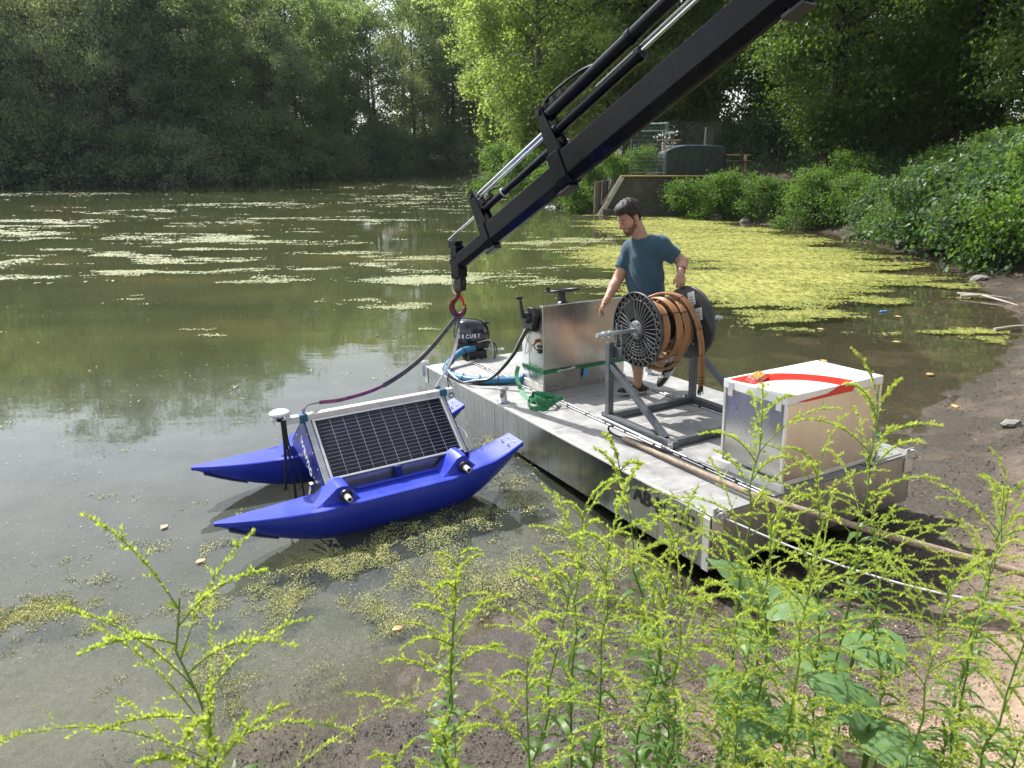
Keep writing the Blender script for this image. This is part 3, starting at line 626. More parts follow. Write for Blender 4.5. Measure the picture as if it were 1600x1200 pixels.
mb = MB(); mb.box(6.95, 7.35, 34.1, 34.13, 3.45, 3.55); o = mb.obj('fence_sign', M['white'], None); setp(o, 'small pale nameplate at the top of the chain-link fence', 'sign')
# container: rounded profile extruded along x
T = thing('green_container', 'dark green ribbed container with rounded corner and pale blue rim behind the wall', 'container', basis((1, .06, 0), (-.06, 1, 0), (0, 0, 1), (6.75, 33.0, 1.66)))
prof = [(0, 0), (-.02, .75), (.03, .95), (.16, 1.05), (.5, 1.18), (1.0, 1.24), (2.0, 1.24), (2.55, 1.2), (2.7, .9), (2.65, 0)]
Mx = basis((1, 0, 0), (0, 0, 1), (0, -1, 0), (0, 0, 0)); mb = MB(); mb.prism(prof, -1.3, 0, Mx); mb.obj('body', M['tank'], T, .03)
mb = MB(); mb.tube([(x+.0, -.03, z+.02) for x, z in prof[1:9]], .035, 8); mb.obj('rim', M['tankrim'], T)
mb = MB(); mb.prism([(.42, 1.19), (1.0, 1.25), (2.0, 1.25), (2.5, 1.21), (2.5, 1.24), (2.0, 1.30), (1.0, 1.30), (.42, 1.22)], -1.25, -.02, Mx); mb.obj('lid', M['tankrim'], T)
for x in (.55, 1.25, 1.95):
    mb = MB(); mb.prism([(x, .02), (x+.28, .02), (x+.40, 1.14), (x+.16, 1.14)], .002, .07, Mx); mb.obj('rib', M['tank'], T, .01)
T = thing('wooden_rack', 'small timber rack with two uprights behind the chain-link fence', 'rack', loc=(7.1, 35.2, 1.7))
for x in (0, .42): mb = MB(); mb.box(x, x+.09, 0, .09, 0, 1.45); mb.obj('upright', M['bench'], T)
mb = MB(); mb.box(-.25, .8, -.02, .2, 1.45, 1.52); mb.obj('crossboard', M['bench'], T)
mb = MB(); mb.box(0, .32, 0, .3, 0, 2.1); o = mb.obj('concrete_post', M['concrete'], None, .01); o.location = (9.0, 34.9, 1.65); setp(o, 'broad pale green post right of the chain-link fence', 'post')
T = thing('picnic_bench', 'sunlit wooden bench and table behind the railing beside the container', 'bench', loc=(10.6, 36, 1.75))
for i, z in enumerate((.45, .75)):
    mb = MB(); mb.box(-.8, .9, -.3+i*.3, .0+i*.5, z, z+.06); mb.obj('plank', M['bench'], T)
for x in (-.6, .6): mb = MB(); mb.box(x, x+.08, -.2, .4, 0, .75); mb.obj('leg', M['bench'], T)
T = thing('railing', 'dark iron railing beside the green container', 'railing', loc=(9.55, 33.4, 1.65))
for x in (0, .75, 2.4): mb = MB(); mb.tube([(x, 0, 0), (x, 0, 1.25)], .04, 8); mb.obj('post', M['black'], T)
for z in (.6, 1.2): mb = MB(); mb.tube([(-.1, 0, z), (2.5, 0, z)], .022, 6); mb.obj('rail', M['black'], T)
# ------------------------------------------------------------------ pontoon frame (local x across, y along towards the pond, z up; origin at near left deck corner)
OV = Vector((1.232, 3.927, .550)); UV = Vector((-.4793, .8758, -.0550)).normalized(); VV = Vector((.8770, .4799, 0)); VV = (VV-UV*VV.dot(UV)).normalized(); WV = VV.cross(UV)
MP = basis(VV, UV, WV, OV)
def PM(x, y, z, rz=0, rx=0, ry=0): return MP @ Matrix.Translation((x, y, z)) @ Matrix.Rotation(rz, 4, 'Z') @ Matrix.Rotation(rx, 4, 'X') @ Matrix.Rotation(ry, 4, 'Y')
PL, PW, PT = 4.70, 2.02, .385
P = thing('work_pontoon', 'long flat aluminium work pontoon with plated deck lying between pond and muddy bank', 'pontoon', MP)
# hull in three sections, each side made of panels
mb = MB(); mb.box(.006, PW-.006, .006, PL-.006, -PT, -.012); mb.obj('hull', M['alu_end'], P, .004)
ys = [0, .93, 1.93, 2.93, 3.85, PL]
for a, b in zip(ys[:-1], ys[1:]):
    mb = MB(); mb.box(-.002, .005, a+.003, b-.003, -PT+.004, -.012); mb.obj('side_panel', M['alu_side'], P, .002)
    mb = MB(); mb.box(PW-.005, PW+.002, a+.003, b-.003, -PT+.004, -.012); mb.obj('side_panel', M['alu_side'], P, .002)
for a, b in ((.02, .52), (.526, 1.03), (1.036, 1.53), (1.536, 2.0)):
    mb = MB(); mb.box(a, b, -.004, .005, -PT+.004, -.012); mb.obj('end_panel', M['alu_end'], P, .002)
mb = MB(); mb.box(-.006, .0085, 0, PL, -.012, .004); mb.obj('gunwale_strip', M['white_metal'], P)
mb = MB(); mb.box(PW-.0085, PW+.006, 0, PL, -.012, .004); mb.obj('gunwale_strip', M['alu_bright'], P)
xs = [.009, .50, .555, 1.02, 1.50, 1.55, PW-.009]
cols = [(.009, .495), (.56, 1.03), (1.034, 1.495), (1.555, PW-.009)]
for ci, (a, b) in enumerate(cols):
    off = (.39, .12, .12, .3)[ci]; y = off; cuts = [0.003]
    while y < PL-.1: cuts.append(y); y += .4975
    cuts.append(PL-.003)
    for y0, y1 in zip(cuts[:-1], cuts[1:]):
        mb = MB(); dz = rnd.random()*.0015; mb.box(a, b, y0+.002, y1-.002, -.011, dz); mb.obj('deck_plate', M['deck'], P, .0015, 1)
    for y0 in cuts[1:-1]:
        m_ = MB(); k = 9; pts = [(a+(b-a)*i/k, y0+rnd.uniform(-.003, .003), .0012) for i in range(k+1)]; m_.strap(pts, .007, .002, (0, 1, 0)); m_.obj('weld_seam', M['seam'], P)
for xa in (.497, 1.498):
    mb = MB(); mb.box(xa, xa+.055, .01, PL-.01, -.010, .001); mb.obj('joint_channel', M['seam_dark'], P)
    for dx in (.006, .043):
        y = .03
        while y < PL-.2:
            l_ = .18+rnd.random()*.25; mb = MB(); mb.box(xa+dx, xa+dx+.009, y, min(PL-.03, y+l_), .0015, .011); mb.obj('joint_bar', M['alu_bright'], P, .002, 1); y += l_+.03
    for i in range(8):
        mb = MB(); y = .25+i*.55; mb.tube([(xa+.028, y, 0), (xa+.028, y, .016)], .012, 8); mb.obj('bolt', M['galv'], P)
def bollard(x, y):
    mb = MB(); mb.lathe([(.050, .002), (.036, .006), (.036, .125), (.052, .128), (.055, .138), (.050, .147), (.0, .149)], 20, Matrix.Translation((x, y, 0))); mb.obj('bollard', M['galv'], P)
    for k in range(4):
        a = .785+k*1.571; mb = MB(); mb.tube([(x+.055*math.cos(a), y+.055*math.sin(a), 0), (x+.055*math.cos(a), y+.055*math.sin(a), .014)], .009, 6); mb.obj('bollard_bolt', M['galv'], P)
bollard(.075, 2.88); bollard(1.90, 2.94)
def corner(x, y, sx, sy):
    mb = MB(); mb.box(x-.045, x+.045, y, y+.012*sy, -.13, .055); mb.obj('lug_plate', M['alu_bright'], P, .002)
    c = Vector((x, y-.012*sy if sy < 0 else y+.03, .005)); mb = MB()
    mb.torus((x, y+.03*sy, .015), (1, .3, 0), .03, .008, 20, 8, .4, 5.9); mb.tube([(x-.03, y+.02*sy, .035), (x+.03, y+.02*sy, .035)], .009, 8); mb.obj('shackle', M['galv'], P)
corner(.05, -.006, -1, -1); corner(PW-.06, -.006, 1, -1); corner(.0, PL+.006, -1, 1); corner(PW-.05, PL+.006, 1, 1)
mb = MB(); mb.box(-.012, -.003, PL-.07, PL+.006, -.20, .0); mb.obj('corner_flange', M['alu_bright'], P, .002)
mb = MB(); mb.box(-.010, -.003, -.004, .055, -PT, -.02); mb.obj('corner_flange', M['alu_bright'], P, .002)
text('AB-N 135', 'registration_letter', .147, M['text_black'], P, basis((0, -1, 0), (0, 0, 1), (-1, 0, 0), (-.0045, .757, -.128)), .006, sx=1.04)
mb = MB(); mb.box(.62, 1.2, -.003, .0, -.27, -.15); 
# ------------------------------------------------------------------ helm console
C = thing('helm_console', 'tall sheet-aluminium steering console with black wheel and throttle lever', 'console', PM(.56, 2.93, 0))
prof = [(0, .045), (0, .875), (.055, .875), (.40, .585), (.40, .045)]      # (y, z)
Mx = basis((0, 1, 0), (0, 0, 1), (1, 0, 0), (0, 0, 0)); mb = MB(); mb.prism(prof, 0, 1.0, Mx); mb.obj('console_body', M['alu_box'], C, .006)
mb = MB(); mb.box(-.02, 1.02, -.004, .0, .002, .05); mb.obj('front_base_rail', M['alu_box'], C, .001)
mb = MB(); mb.box(-.022, -.004, -.025, .42, 0, .085); mb.obj('side_base_rail', M['white_metal'], C, .003)
mb = MB(); mb.box(0, 1.0, .01, .38, 0.002, .044); mb.obj('plinth', M['alu_end'], C)
mb = MB(); mb.box(-.004, 0.0, .28, .41, .10, .55); mb.obj('side_cover', M['alu_bright'], C)
# steering wheel on the slope
sn = Vector((0, .29, .345)).normalized(); wc = Vector((.33, .10, .925))
wh = bpy.data.objects.new('steering_wheel', None); COL.objects.link(wh); wh.parent = C
mb = MB(); ax = Vector((0, .12, .99)).normalized(); cW = Vector((.30, .13, .99))
mb.torus(cW, ax, .175, .0125, 40, 10); mb.obj('rim', M['blackpl'], wh)
u = ax.orthogonal().normalized(); w_ = ax.cross(u)
for k in range(3):
    a = .5+k*2.094; d = u*math.cos(a)+w_*math.sin(a); mb = MB(); mb.beam(cW-ax*.035+d*.03, cW+d*.168, .026, .008, ax); mb.obj('spoke', M['blackpl'], wh, .003)
mb = MB(); mb.tube([cW-ax*.13, cW-ax*.05, cW-ax*.03, cW-ax*.012], [.05, .036, .04, .032], 16); mb.obj('hub', M['blackpl'], wh)
d = (u*math.cos(2.6)+w_*math.sin(2.6)); kk = cW-Vector((.172, .03, 0)); mb = MB(); mb.tube([kk, kk+ax*.05], [.012, .02], 10); mb.obj('knob', M['blackpl'], wh)
mb = MB(); mb.lathe([(.075, 0), (.07, .02), (.05, .04), (.0, .045)], 20, Matrix.Translation((.30, .12, .835)) @ Matrix.Rotation(-.7, 4, 'X')); mb.obj('wheel_base', M['blackpl'], C)
# throttle
th = bpy.data.objects.new('throttle_control', None); COL.objects.link(th); th.parent = C
Mt = basis((0, 1, 0), (0, 0, 1), (-1, 0, 0), (-.004, .14, .73)); mb = MB()
mb.prism([(-.10, .05), (-.04, .12), (.04, .125), (.17, .0), (.13, -.13), (.07, -.16), (-.02, -.12)], 0, .06, Mt); mb.obj('housing', M['blackpl'], th, .01)
mb = MB(); mb.tube([(-.06, .19, .745), (-.105, .19, .745)], [.062, .052], 20); mb.obj('dial', M['blackpl'], th, .006)
mb = MB(); mb.tube([(-.11, .19, .745), (-.115, .215, .84), (-.11, .245, .935)], [.026, .018, .015], 10); mb.obj('lever', M['blackpl'], th)
mb = MB(); mb.box(-.16, -.085, .225, .262, .928, .956); mb.obj('grip', M['blackpl'], th, .008)
mb = MB(); mb.box(-.067, -.062, .02, .16, .6, .62); mb.obj('trim_strip', M['galv'], th)
ks = MB(); ks.tube([(0, .09, .52), (-.03, .09, .52)], .018, 10); ks.obj('kill_switch', M['red'], C)
ks = MB(); ks.tube(crv([(-.03, .09, .52), (-.06, .07, .47), (-.03, .05, .43), (-.02, .06, .48)]), .005, 6); ks.box(-.02, 0, .03, .07, .40, .44); ks.obj('kill_cord', M['black'], C)
ks = MB(); ks.box(-.012, -.002, .02, .10, .455, .475); ks.obj('key_switch', M['black'], C)
# loom
T = thing('control_cables', 'black and white control cables running from the throttle down to the blue hose', 'cables', PM(0, 0, 0))
for i, (mt, r, o_) in enumerate((('black', .0085, 0), ('black', .0085, .022), ('galv', .006, .04))):
    pts = crv([(.50-o_, 3.10, .64), (.44-o_, 3.13, .52), (.40-o_, 3.25, .34), (.24-o_, 3.38, .12), (.06+o_*.3, 3.52, .035+o_), (.0+o_*.2, 3.72, .03), (-.0, 4.05, .05+o_), (.16, 4.38, .10), (.42, 4.55, .17)])
    mb = MB(); mb.tube(pts, r, 7); mb.obj('cable', M[mt], T)
for i, (mt, p2) in enumerate((('rope', (.46, 3.0, .44)), ('yellow', (.47, 3.1, .55)), ('rope', (.44, 3.08, .40)))):
    mb = MB(); mb.tube(crv([(.52, 3.10, .66), p2, (.50, 3.03, .48), (.555, 3.02, .52)]), .006, 6); mb.obj('wire', M[mt], T)
T = thing('blue_hose', 'fat blue protective hose curving over the deck to the console', 'hose', PM(0, 0, 0))
hp = crv([(.60, 4.62, .14), (.42, 4.55, .15), (.20, 4.42, .08), (.06, 4.22, .05), (.02, 3.98, .042), (.06, 3.75, .042), (.17, 3.58, .042), (.33, 3.47, .042), (.50, 3.36, .05), (.56, 3.315, .08)])
mb = MB(); mb.tube(hp, .040, 14); mb.obj('hose', M['hose_blue'], T)
for i in range(8, len(hp)-4, 8):
    d = (hp[i+1]-hp[i]).normalized(); mb = MB(); mb.torus(hp[i], d, .041, .005, 18, 6); mb.box(hp[i].x-.004, hp[i].x+.004, hp[i].y-.004, hp[i].y+.004, hp[i].z+.04, hp[i].z+.065); mb.obj('cable_tie', M['black'], T)
# ------------------------------------------------------------------ green lashing strap
T = thing('green_lashing_strap', 'green ratchet strap round the console base with its tail heaped on deck', 'strap', PM(0, 0, 0))
mb = MB(); mb.strap([(1.565, 2.918, .21), (.556, 2.918, .21)], .035, .004, (0, 0, 1)); mb.strap([(.551, 2.92, .21), (.551, 3.34, .21)], .035, .004, (0, 0, 1)); mb.obj('band', M['strap_green'], T)
for i in range(7):
    mb = MB(); y = 3.0+i*.045; mb.strap([(.545, y, .24), (.52-.01*(i % 3), y-.01, .25), (.525, y, .20), (.545, y, .17+.01*(i % 2))], .02, .004, (0, 1, 0)); mb.obj('web_fold', M['strap_green'], T)
mb = MB(); mb.tube([(.70, 2.905, .20), (.92, 2.905, .215)], .012, 8); mb.torus((.74, 2.905, .2), (0, 1, 0), .02, .006, 16, 6); mb.torus((.90, 2.905, .21), (0, 1, 0), .02, .006, 16, 6); mb.obj('ratchet', M['galv'], T)
mb = MB(); mb.prism([(0, 0), (.045, -.005), (.04, -.10), (-.012, -.09)], 0, .002, basis((1, 0, 0), (0, 0, 1), (0, -1, 0), (1.03, 2.908, .19))); mb.obj('blue_tag', M['tagblue'], T)
mb = MB(); mb.strap(crv([(.50, 3.34, .20), (.43, 3.25, .12), (.38, 3.08, .03), (.33, 2.9, .012), (.30, 2.74, .010), (.31, 2.62, .012)]), .042, .004, (.9, .3, .3)); mb.obj('tail', M['strap_green'], T)
rs = random.Random(4)
for i in range(6):
    pts = []; a = i*1.1; cx, cy = .30+rs.uniform(-.04, .07), 2.53+rs.uniform(-.05, .05)
    for k in range(7):
        a += .75; r = .05+.09*rs.random(); pts.append((cx+r*math.cos(a)*1.0, cy+r*math.sin(a)*1.25, .012+.012*i+rs.random()*.045))
    mb = MB(); mb.strap(crv(pts, 6), .038, .004, (.2, .3, 1)); mb.obj('tail_fold', M['strap_green'], T)
# ------------------------------------------------------------------ outboard motor
T = thing('outboard_motor', 'black outboard motor with white lettering on the far end of the pontoon', 'outboard', PM(.68, 4.84, 0, rz=-.15))
def loft(secs, n=24, pw=2.6):
    mb = MB(); vs = []
    for (cx, cy, z, rx, ry, tl) in secs:
        for k in range(n):
            a = 2*math.pi*k/n; c_, s_ = math.cos(a), math.sin(a); q = (abs(c_)**pw+abs(s_)**pw)**(-1/pw)
            vs.append((cx+c_*q*rx, cy+s_*q*ry, z+tl*c_*q*rx))
    m = len(secs); fs = [(i*n+k, i*n+(k+1) % n, (i+1)*n+(k+1) % n, (i+1)*n+k) for i in range(m-1) for k in range(n)]
    mb.add(vs, fs, True); mb.add(vs[:n], [tuple(reversed(range(n)))]); mb.add(vs[-n:], [tuple(range(n))]); return mb
loft([(0, 0, .20, .205, .17, 0), (0, 0, .235, .22, .185, 0), (0, 0, .30, .222, .187, 0), (-.005, 0, .38, .205, .175, -.05), (-.01, 0, .43, .175, .15, -.08), (-.015, 0, .458, .125, .11, -.1), (-.02, 0, .468, .04, .04, -.1)], 28).obj('cowl', M['cowl'], T)
loft([(0, 0, .0, .13, .12, 0), (0, 0, .08, .19, .16, 0), (0, 0, .16, .214, .178, 0), (0, 0, .195, .21, .175, 0)], 28).obj('lower_cowl', M['blackpl'], T)
mb = MB(); mb.box(.05, .12, -.07, .07, .40, .425, Matrix.Translation((0, 0, .03)) @ Matrix.Rotation(.25, 4, 'Y')); mb.obj('cowl_handle', M['blackpl'], T, .012)
loft([(0, .05, -.95, .05, .07, 0), (0, .05, -.45, .06, .08, 0), (0, .03, -.05, .11, .11, 0), (0, 0, .02, .13, .12, 0)], 20).obj('leg', M['blackpl'], T)
mb = MB(); mb.box(-.10, .13, -.20, -.05, -.10, .10); mb.obj('clamp_bracket', M['blackpl'], T, .02)
mb = MB(); mb.tube([(.1, -.16, .11), (.30, -.20, .10), (.33, -.20, .10)], .008, 8); mb.tube([(.1, -.14, .08), (.36, -.16, .075)], .006, 8); mb.tube([(.33, -.24, .10), (.33, -.17, .10)], .008, 6); mb.obj('steering_link', M['galv'], T)
for r, z in ((.10, .12), (.13, .10), (.08, .14)):
    mb = MB(); mb.tube(crv([(.02, -.17, .2), (.10+r, -.22, z+.07), (.12+r*.5, -.26, -.02), (-.02, -.24, .02)]), .006, 6); mb.obj('motor_cable', M['rope' if r == .08 else 'black'], T)
# lettering wraps round the near left of the cowl: letters placed tangentially
word = 'MERCURY'
for i, ch in enumerate(word):
    a = R_(-158+i*12.0) ; pw = 2.6; q = (abs(math.cos(a))**pw+abs(math.sin(a))**pw)**(-1/pw)
    p = Vector((math.cos(a)*q*.2245, math.sin(a)*q*.189, .285)); p2 = Vector((math.cos(a+.02)*(abs(math.cos(a+.02))**pw+abs(math.sin(a+.02))**pw)**(-1/pw)*.2245, math.sin(a+.02)*(abs(math.cos(a+.02))**pw+abs(math.sin(a+.02))**pw)**(-1/pw)*.189, .285))
    tx = (p2-p).normalized(); nz = tx.cross(Vector((0, 0, 1)))
    text(ch, 'cowl_letter', .066, M['text_white'], T, basis(tx, (0, 0, 1), nz, p+nz*.002), .003, .15, sx=.8)
# ------------------------------------------------------------------ reel stand
T = thing('reel_stand', 'grey square-tube steel stand with braced posts carrying the hose reel', 'stand', PM(0, 0, 0))
q = .055; X0, X1, Y0, Y1 = .60, 1.56, 1.06, 1.88
def sq(a, b, name, up=(0, 0, 1), w=q): m_ = MB(); m_.beam(a, b, w, w, up); return m_.obj(name, M['steel_grey'], T, .004)
zb = .034
sq((X0-.0, Y0-.06, zb), (X0, Y1+.08, zb), 'base_beam'); sq((X1, Y0-.06, zb), (X1, Y1+.08, zb), 'base_beam')
sq((X0+q/2, Y1, zb), (X1-q/2, Y1, zb), 'cross_beam'); sq((X0+q/2, Y0, zb), (X1-q/2, Y0, zb), 'cross_beam')
for x in (X0, X1):
    sq((x, Y1, zb+q/2), (x, Y1, .70), 'post', (0, 1, 0))
    sq((x+.001, Y1-q/2, .50), (x+.001, Y0+.06, zb+q/2-.008), 'brace', (1, 0, 0), .048)
    for dy in (-.028, .028):
        m_ = MB(); m_.box(x+.035, x+.05, Y1-.075+dy*1.2-.012, Y1-.075+dy*1.2+.012, .60, .86); m_.obj('axle_fork', M['steel_grey'], T, .003)
    m_ = MB(); m_.box(x+.030, x+.052, Y1-.12, Y1+.02, .56, .66); m_.obj('fork_plate', M['steel_grey'], T, .003)
    m_ = MB(); m_.box(x-.02, x+.02, Y1-.02, Y1+.02, .7, .7015); m_.obj('tube_mouth', M['black'], T)
m_ = MB(); m_.box(X0-.045, X0-.03, Y0-.055, Y0-.01, .01, .07); m_.tube([(X0-.06, Y0-.03, .03), (X0-.02, Y0-.03, .03)], .012, 8); m_.obj('clamp', M['galv'], T)
m_ = MB(); m_.beam((X0-.075, Y0+.02, .02), (X0-.05, Y1+.10, .02), .018, .018); m_.obj('clamp_bar', M['alu_bright'], T, .003)
# ------------------------------------------------------------------ reel
RY, RZ, XL, XR, RR = 1.765, .80, .80, 1.37, .322
T = thing('hose_reel', 'black plastic reel wound with orange brown hose, hung on its steel axle', 'reel', PM(XL, RY, RZ, rx=0))
AX = (1, 0, 0)
def ring(x, R, r, k=6, n=56): m_ = MB(); m_.torus((x, 0, 0), AX, R, r, n, k); return m_
for side, x in ((0, 0.0), (1, XR-XL)):
    F_ = bpy.data.objects.new('flange', None); COL.objects.link(F_); F_.parent = T
    Mr = basis((0, 1, 0), (0, 0, 1), (1, 0, 0), (x+(.012 if side == 0 else -.012), 0, 0))
    m_ = MB(); m_.lathe([(.05, -.004), (RR-.004, -.004), (RR-.004, .004), (.05, .004)], 56, Mr, sm=False); m_.obj('disc', M['disc' if side == 0 else 'flange'], F_)
    m_ = MB(); m_.lathe([(RR-.008, -.012), (RR, -.014), (RR+.003, 0), (RR, .014), (RR-.008, .012), (RR-.008, -.012)], 64, basis((0, 1, 0), (0, 0, 1), (1, 0, 0), (x, 0, 0)), cap=False); m_.obj('outer_rim', M['flange'], F_)
    sg = -1 if side == 0 else 1; xo = x+sg*.004
    m_ = MB(); m_.lathe([(.045, 0), (.080, 0), (.082, .012), (.045, .016)], 32, basis((0, 1, 0), (0, 0, 1), (1, 0, 0), (xo-.012, 0, 0))); m_.obj('hub', M['ribgrey'], F_)
    for k in range(4):
        m_ = MB(); a = .6+k*1.57; m_.tube([(xo+sg*.002, .063*math.cos(a), .063*math.sin(a)), (xo+sg*.012, .063*math.cos(a), .063*math.sin(a))], .011 if k != 2 else .018, 10); m_.obj('hub_hole', M['black'], F_)
    if side == 0:
        nrib = 36
        for k in range(nrib):
            a = 2*math.pi*k/nrib; deg = math.degrees(a) % 360
            ri, ro = .088, .255
            if 38 < deg < 78: continue            # the grille window
            if 205 < deg < 335 and k % 2: ri = .17
            m_ = MB(); m_.beam((xo, math.cos(a)*ri, math.sin(a)*ri), (xo, math.cos(a)*ro, math.sin(a)*ro), .0036, .010, (1, 0, 0)); m_.obj('rib', M['ribgrey'], F_)
        for r_, a0, a1 in ((.12, 3.5, 5.9), (.145, 3.5, 5.9), (.17, 3.5, 5.9), (.195, 3.5, 5.9), (.22, 3.5, 5.9), (.258, 0, 2*math.pi), (.14, .0, 0)):
            if a1 <= a0: continue
            m_ = MB(); n = 40; pts = [(xo, math.cos(a0+(a1-a0)*i/n)*r_, math.sin(a0+(a1-a0)*i/n)*r_) for i in range(n+1)]; m_.tube(pts, .0030, 5, cap=False); m_.obj('ring_rib', M['ribgrey'], F_)
        nz_ = 28; zz = MB()
        for k in range(nz_):
            a, b, c_ = (2*math.pi*(k+o_)/nz_ for o_ in (0, .5, 1))
            zz = MB(); zz.beam((xo, math.cos(a)*.258, math.sin(a)*.258), (xo, math.cos(b)*.312, math.sin(b)*.312), .0034, .009, (1, 0, 0)); zz.beam((xo, math.cos(b)*.312, math.sin(b)*.312), (xo, math.cos(c_)*.258, math.sin(c_)*.258), .0034, .009, (1, 0, 0)); zz.obj('zigzag_rib', M['ribgrey'], F_)
        for k in range(9):
            m_ = MB(); d = Vector((0, math.cos(R_(58)), math.sin(R_(58)))); e = Vector((0, -d.z, d.y)); p = Vector((xo, 0, 0))+d*(.115+k*.017); m_.beam(p-e*.075, p+e*.075, .0034, .009, (1, 0, 0)); m_.obj('grille_bar', M['ribgrey'], F_)
    else:
        for (yy, zz_, sz, rot) in ((-.05, .22, .085, .3), (-.15, .10, .075, .2)):
            Ms = basis((0, -math.cos(rot), math.sin(rot)), (0, math.sin(rot), math.cos(rot)), (-1, 0, 0), (x-.018, yy, zz_)); m_ = MB(); m_.box(-sz/2, sz/2, -sz*.7, sz*.7, 0, .001, Ms); m_.obj('label_sticker', M['white_metal'], F_)
            for j in range(3): m_ = MB(); m_.box(-sz*.35, sz*.2, -sz*.45+j*sz*.3, -sz*.38+j*sz*.3, .001, .002, Ms); m_.obj('label_print', M['black'], F_)
        for k in range(6):
            a = k*1.047; m_ = MB(); m_.tube([(x-.012, .2*math.cos(a), .2*math.sin(a)), (x-.028, .2*math.cos(a), .2*math.sin(a))], .012, 8); m_.obj('flange_bolt', M['galv'], F_)
m_ = MB(); m_.tube([(.012, 0, 0), (XR-XL-.012, 0, 0)], .13, 24); m_.obj('drum', M['flange'], T)
m_ = MB(); m_.tube([(-.42, 0, 0), (XR-XL+.40, 0, 0)], .019, 14); m_.obj('axle', M['galv'], T)
for x in (-.36, -.30, XR-XL+.33): m_ = MB(); m_.tube([(x, 0, 0), (x+.025, 0, 0)], .030, 12); m_.obj('axle_collar', M['galv'], T)
rs = random.Random(9); nlo = 9
for i in range(nlo):
    xc = .05+(XR-XL-.11)*.80*((i*5) % nlo+.5)/nlo; lay = .155+.042*(i % 3)+rs.random()*.012; tilt = rs.uniform(-.16, .16); m_ = MB(); base = []
    sag = .05*rs.random() if i > 4 else .01
    for k in range(41):
        a = 2*math.pi*k/40; yy = lay*math.cos(a); zz_ = lay*math.sin(a); zz_ -= sag if zz_ < 0 else 0
        base.append(Vector((xc+tilt*zz_+.015*math.sin(a*2+i), yy, zz_)))
    for j in (-1, 0, 1): m_.tube([p+Vector((j*.0205, 0, 0)) for p in base], .0115, 7, cap=False)
    m_.obj('hose_turn', M['cable'], T)
    for k in (8, 16, 30):
        m_ = MB(); p = base[k]; dr = Vector((0, p.y, p.z)).normalized(); tg = Vector((0, -dr.z, dr.y)); m_.beam(p-Vector((.034, 0, 0)), p+Vector((.034, 0, 0)), .006, .027, dr); m_.obj('hose_tie', M['black'], T)
LT = XR-XL
def bundle(pts, name='hose_tail', ties=()):
    m_ = MB(); pts = crv(pts, 6)
    for j in (-1, 0, 1): m_.tube([p+Vector((j*.0205, -.004*abs(j), 0)) for p in pts], .0115, 7)
    m_.obj(name, M['cable'], T)
    for k in ties:
        k = int(k*(len(pts)-1)); m_ = MB(); d = (pts[k+1]-pts[k-1]).normalized() if 0 < k < len(pts)-1 else Vector((0, 0, 1)); m_.beam(pts[k]-Vector((.035, 0, 0)), pts[k]+Vector((.035, 0, 0)), .006, .029, Vector((0, 1, 0)) if abs(d.y) < .7 else Vector((0, 0, 1))); m_.obj('hose_tie', M['black'], T)
bundle([(.20, .12, .24), (.30, .02, .285), (.38, -.12, .25), (.425, -.24, .10), (.45, -.29, -.10), (.46, -.30, -.28), (.47, -.295, -.42), (.47, -.295, -.50)], ties=(.3, .5, .68, .86, .92, .97))
bundle([(.10, .2, -.14), (.10, .13, -.26), (.13, .02, -.33), (.20, -.10, -.35), (.27, -.18, -.30), (.30, -.22, -.15), (.26, -.24, .02)], 'slack_turn', (.4, .7))
m_ = MB()
for j in range(10): m_.tube([(.45+j*.005, -.295, -.50), (.45+j*.006+rs.uniform(-.02, .02), -.295+rs.uniform(-.02, .02), -.56-rs.random()*.03)], .004, 5)
m_.obj('frayed_end', M['darksteel'], T)
# ------------------------------------------------------------------ storage box
T = thing('storage_box', 'aluminium deck box with white lid printed with a red ring', 'box', PM(.66, .045, 0)); BX, BY, BH = .94, .535, .655
mb = MB(); mb.box(0, BX, 0, BY, .052, BH-.062); mb.obj('box_body', M['alu_box'], T, .006)
mb = MB(); mb.box(.02, BX-.02, .02, .06, 0.003, .05); mb.box(.02, BX-.02, BY-.06, BY-.02, 0.003, .05); mb.box(.0, .04, .0, BY, 0.003, .05); mb.obj('base_frame', M['white_metal'], T, .003)
mb = MB(); mb.box(-.05, -.02, -.05, BY+.05, 0.002, .06); mb.obj('side_rail', M['white_metal'], T, .003)
mb = MB(); mb.box(-.012, BX+.012, -.012, BY+.012, BH-.062, BH); mb.obj('lid', M['white'], T, .004)
for (x, y) in ((0, 0), (BX, 0), (0, BY), (BX, BY)): mb = MB(); mb.box(x-.010, x+.010, y-.010, y+.010, .055, BH-.064); mb.obj('corner_angle', M['alu_bright'], T, .002)
for y in (.03, BY-.08): mb = MB(); mb.box(-.0165, -.002, y, y+.045, BH-.11, BH-.01); mb.obj('lid_catch', M['alu_bright'], T, .002)
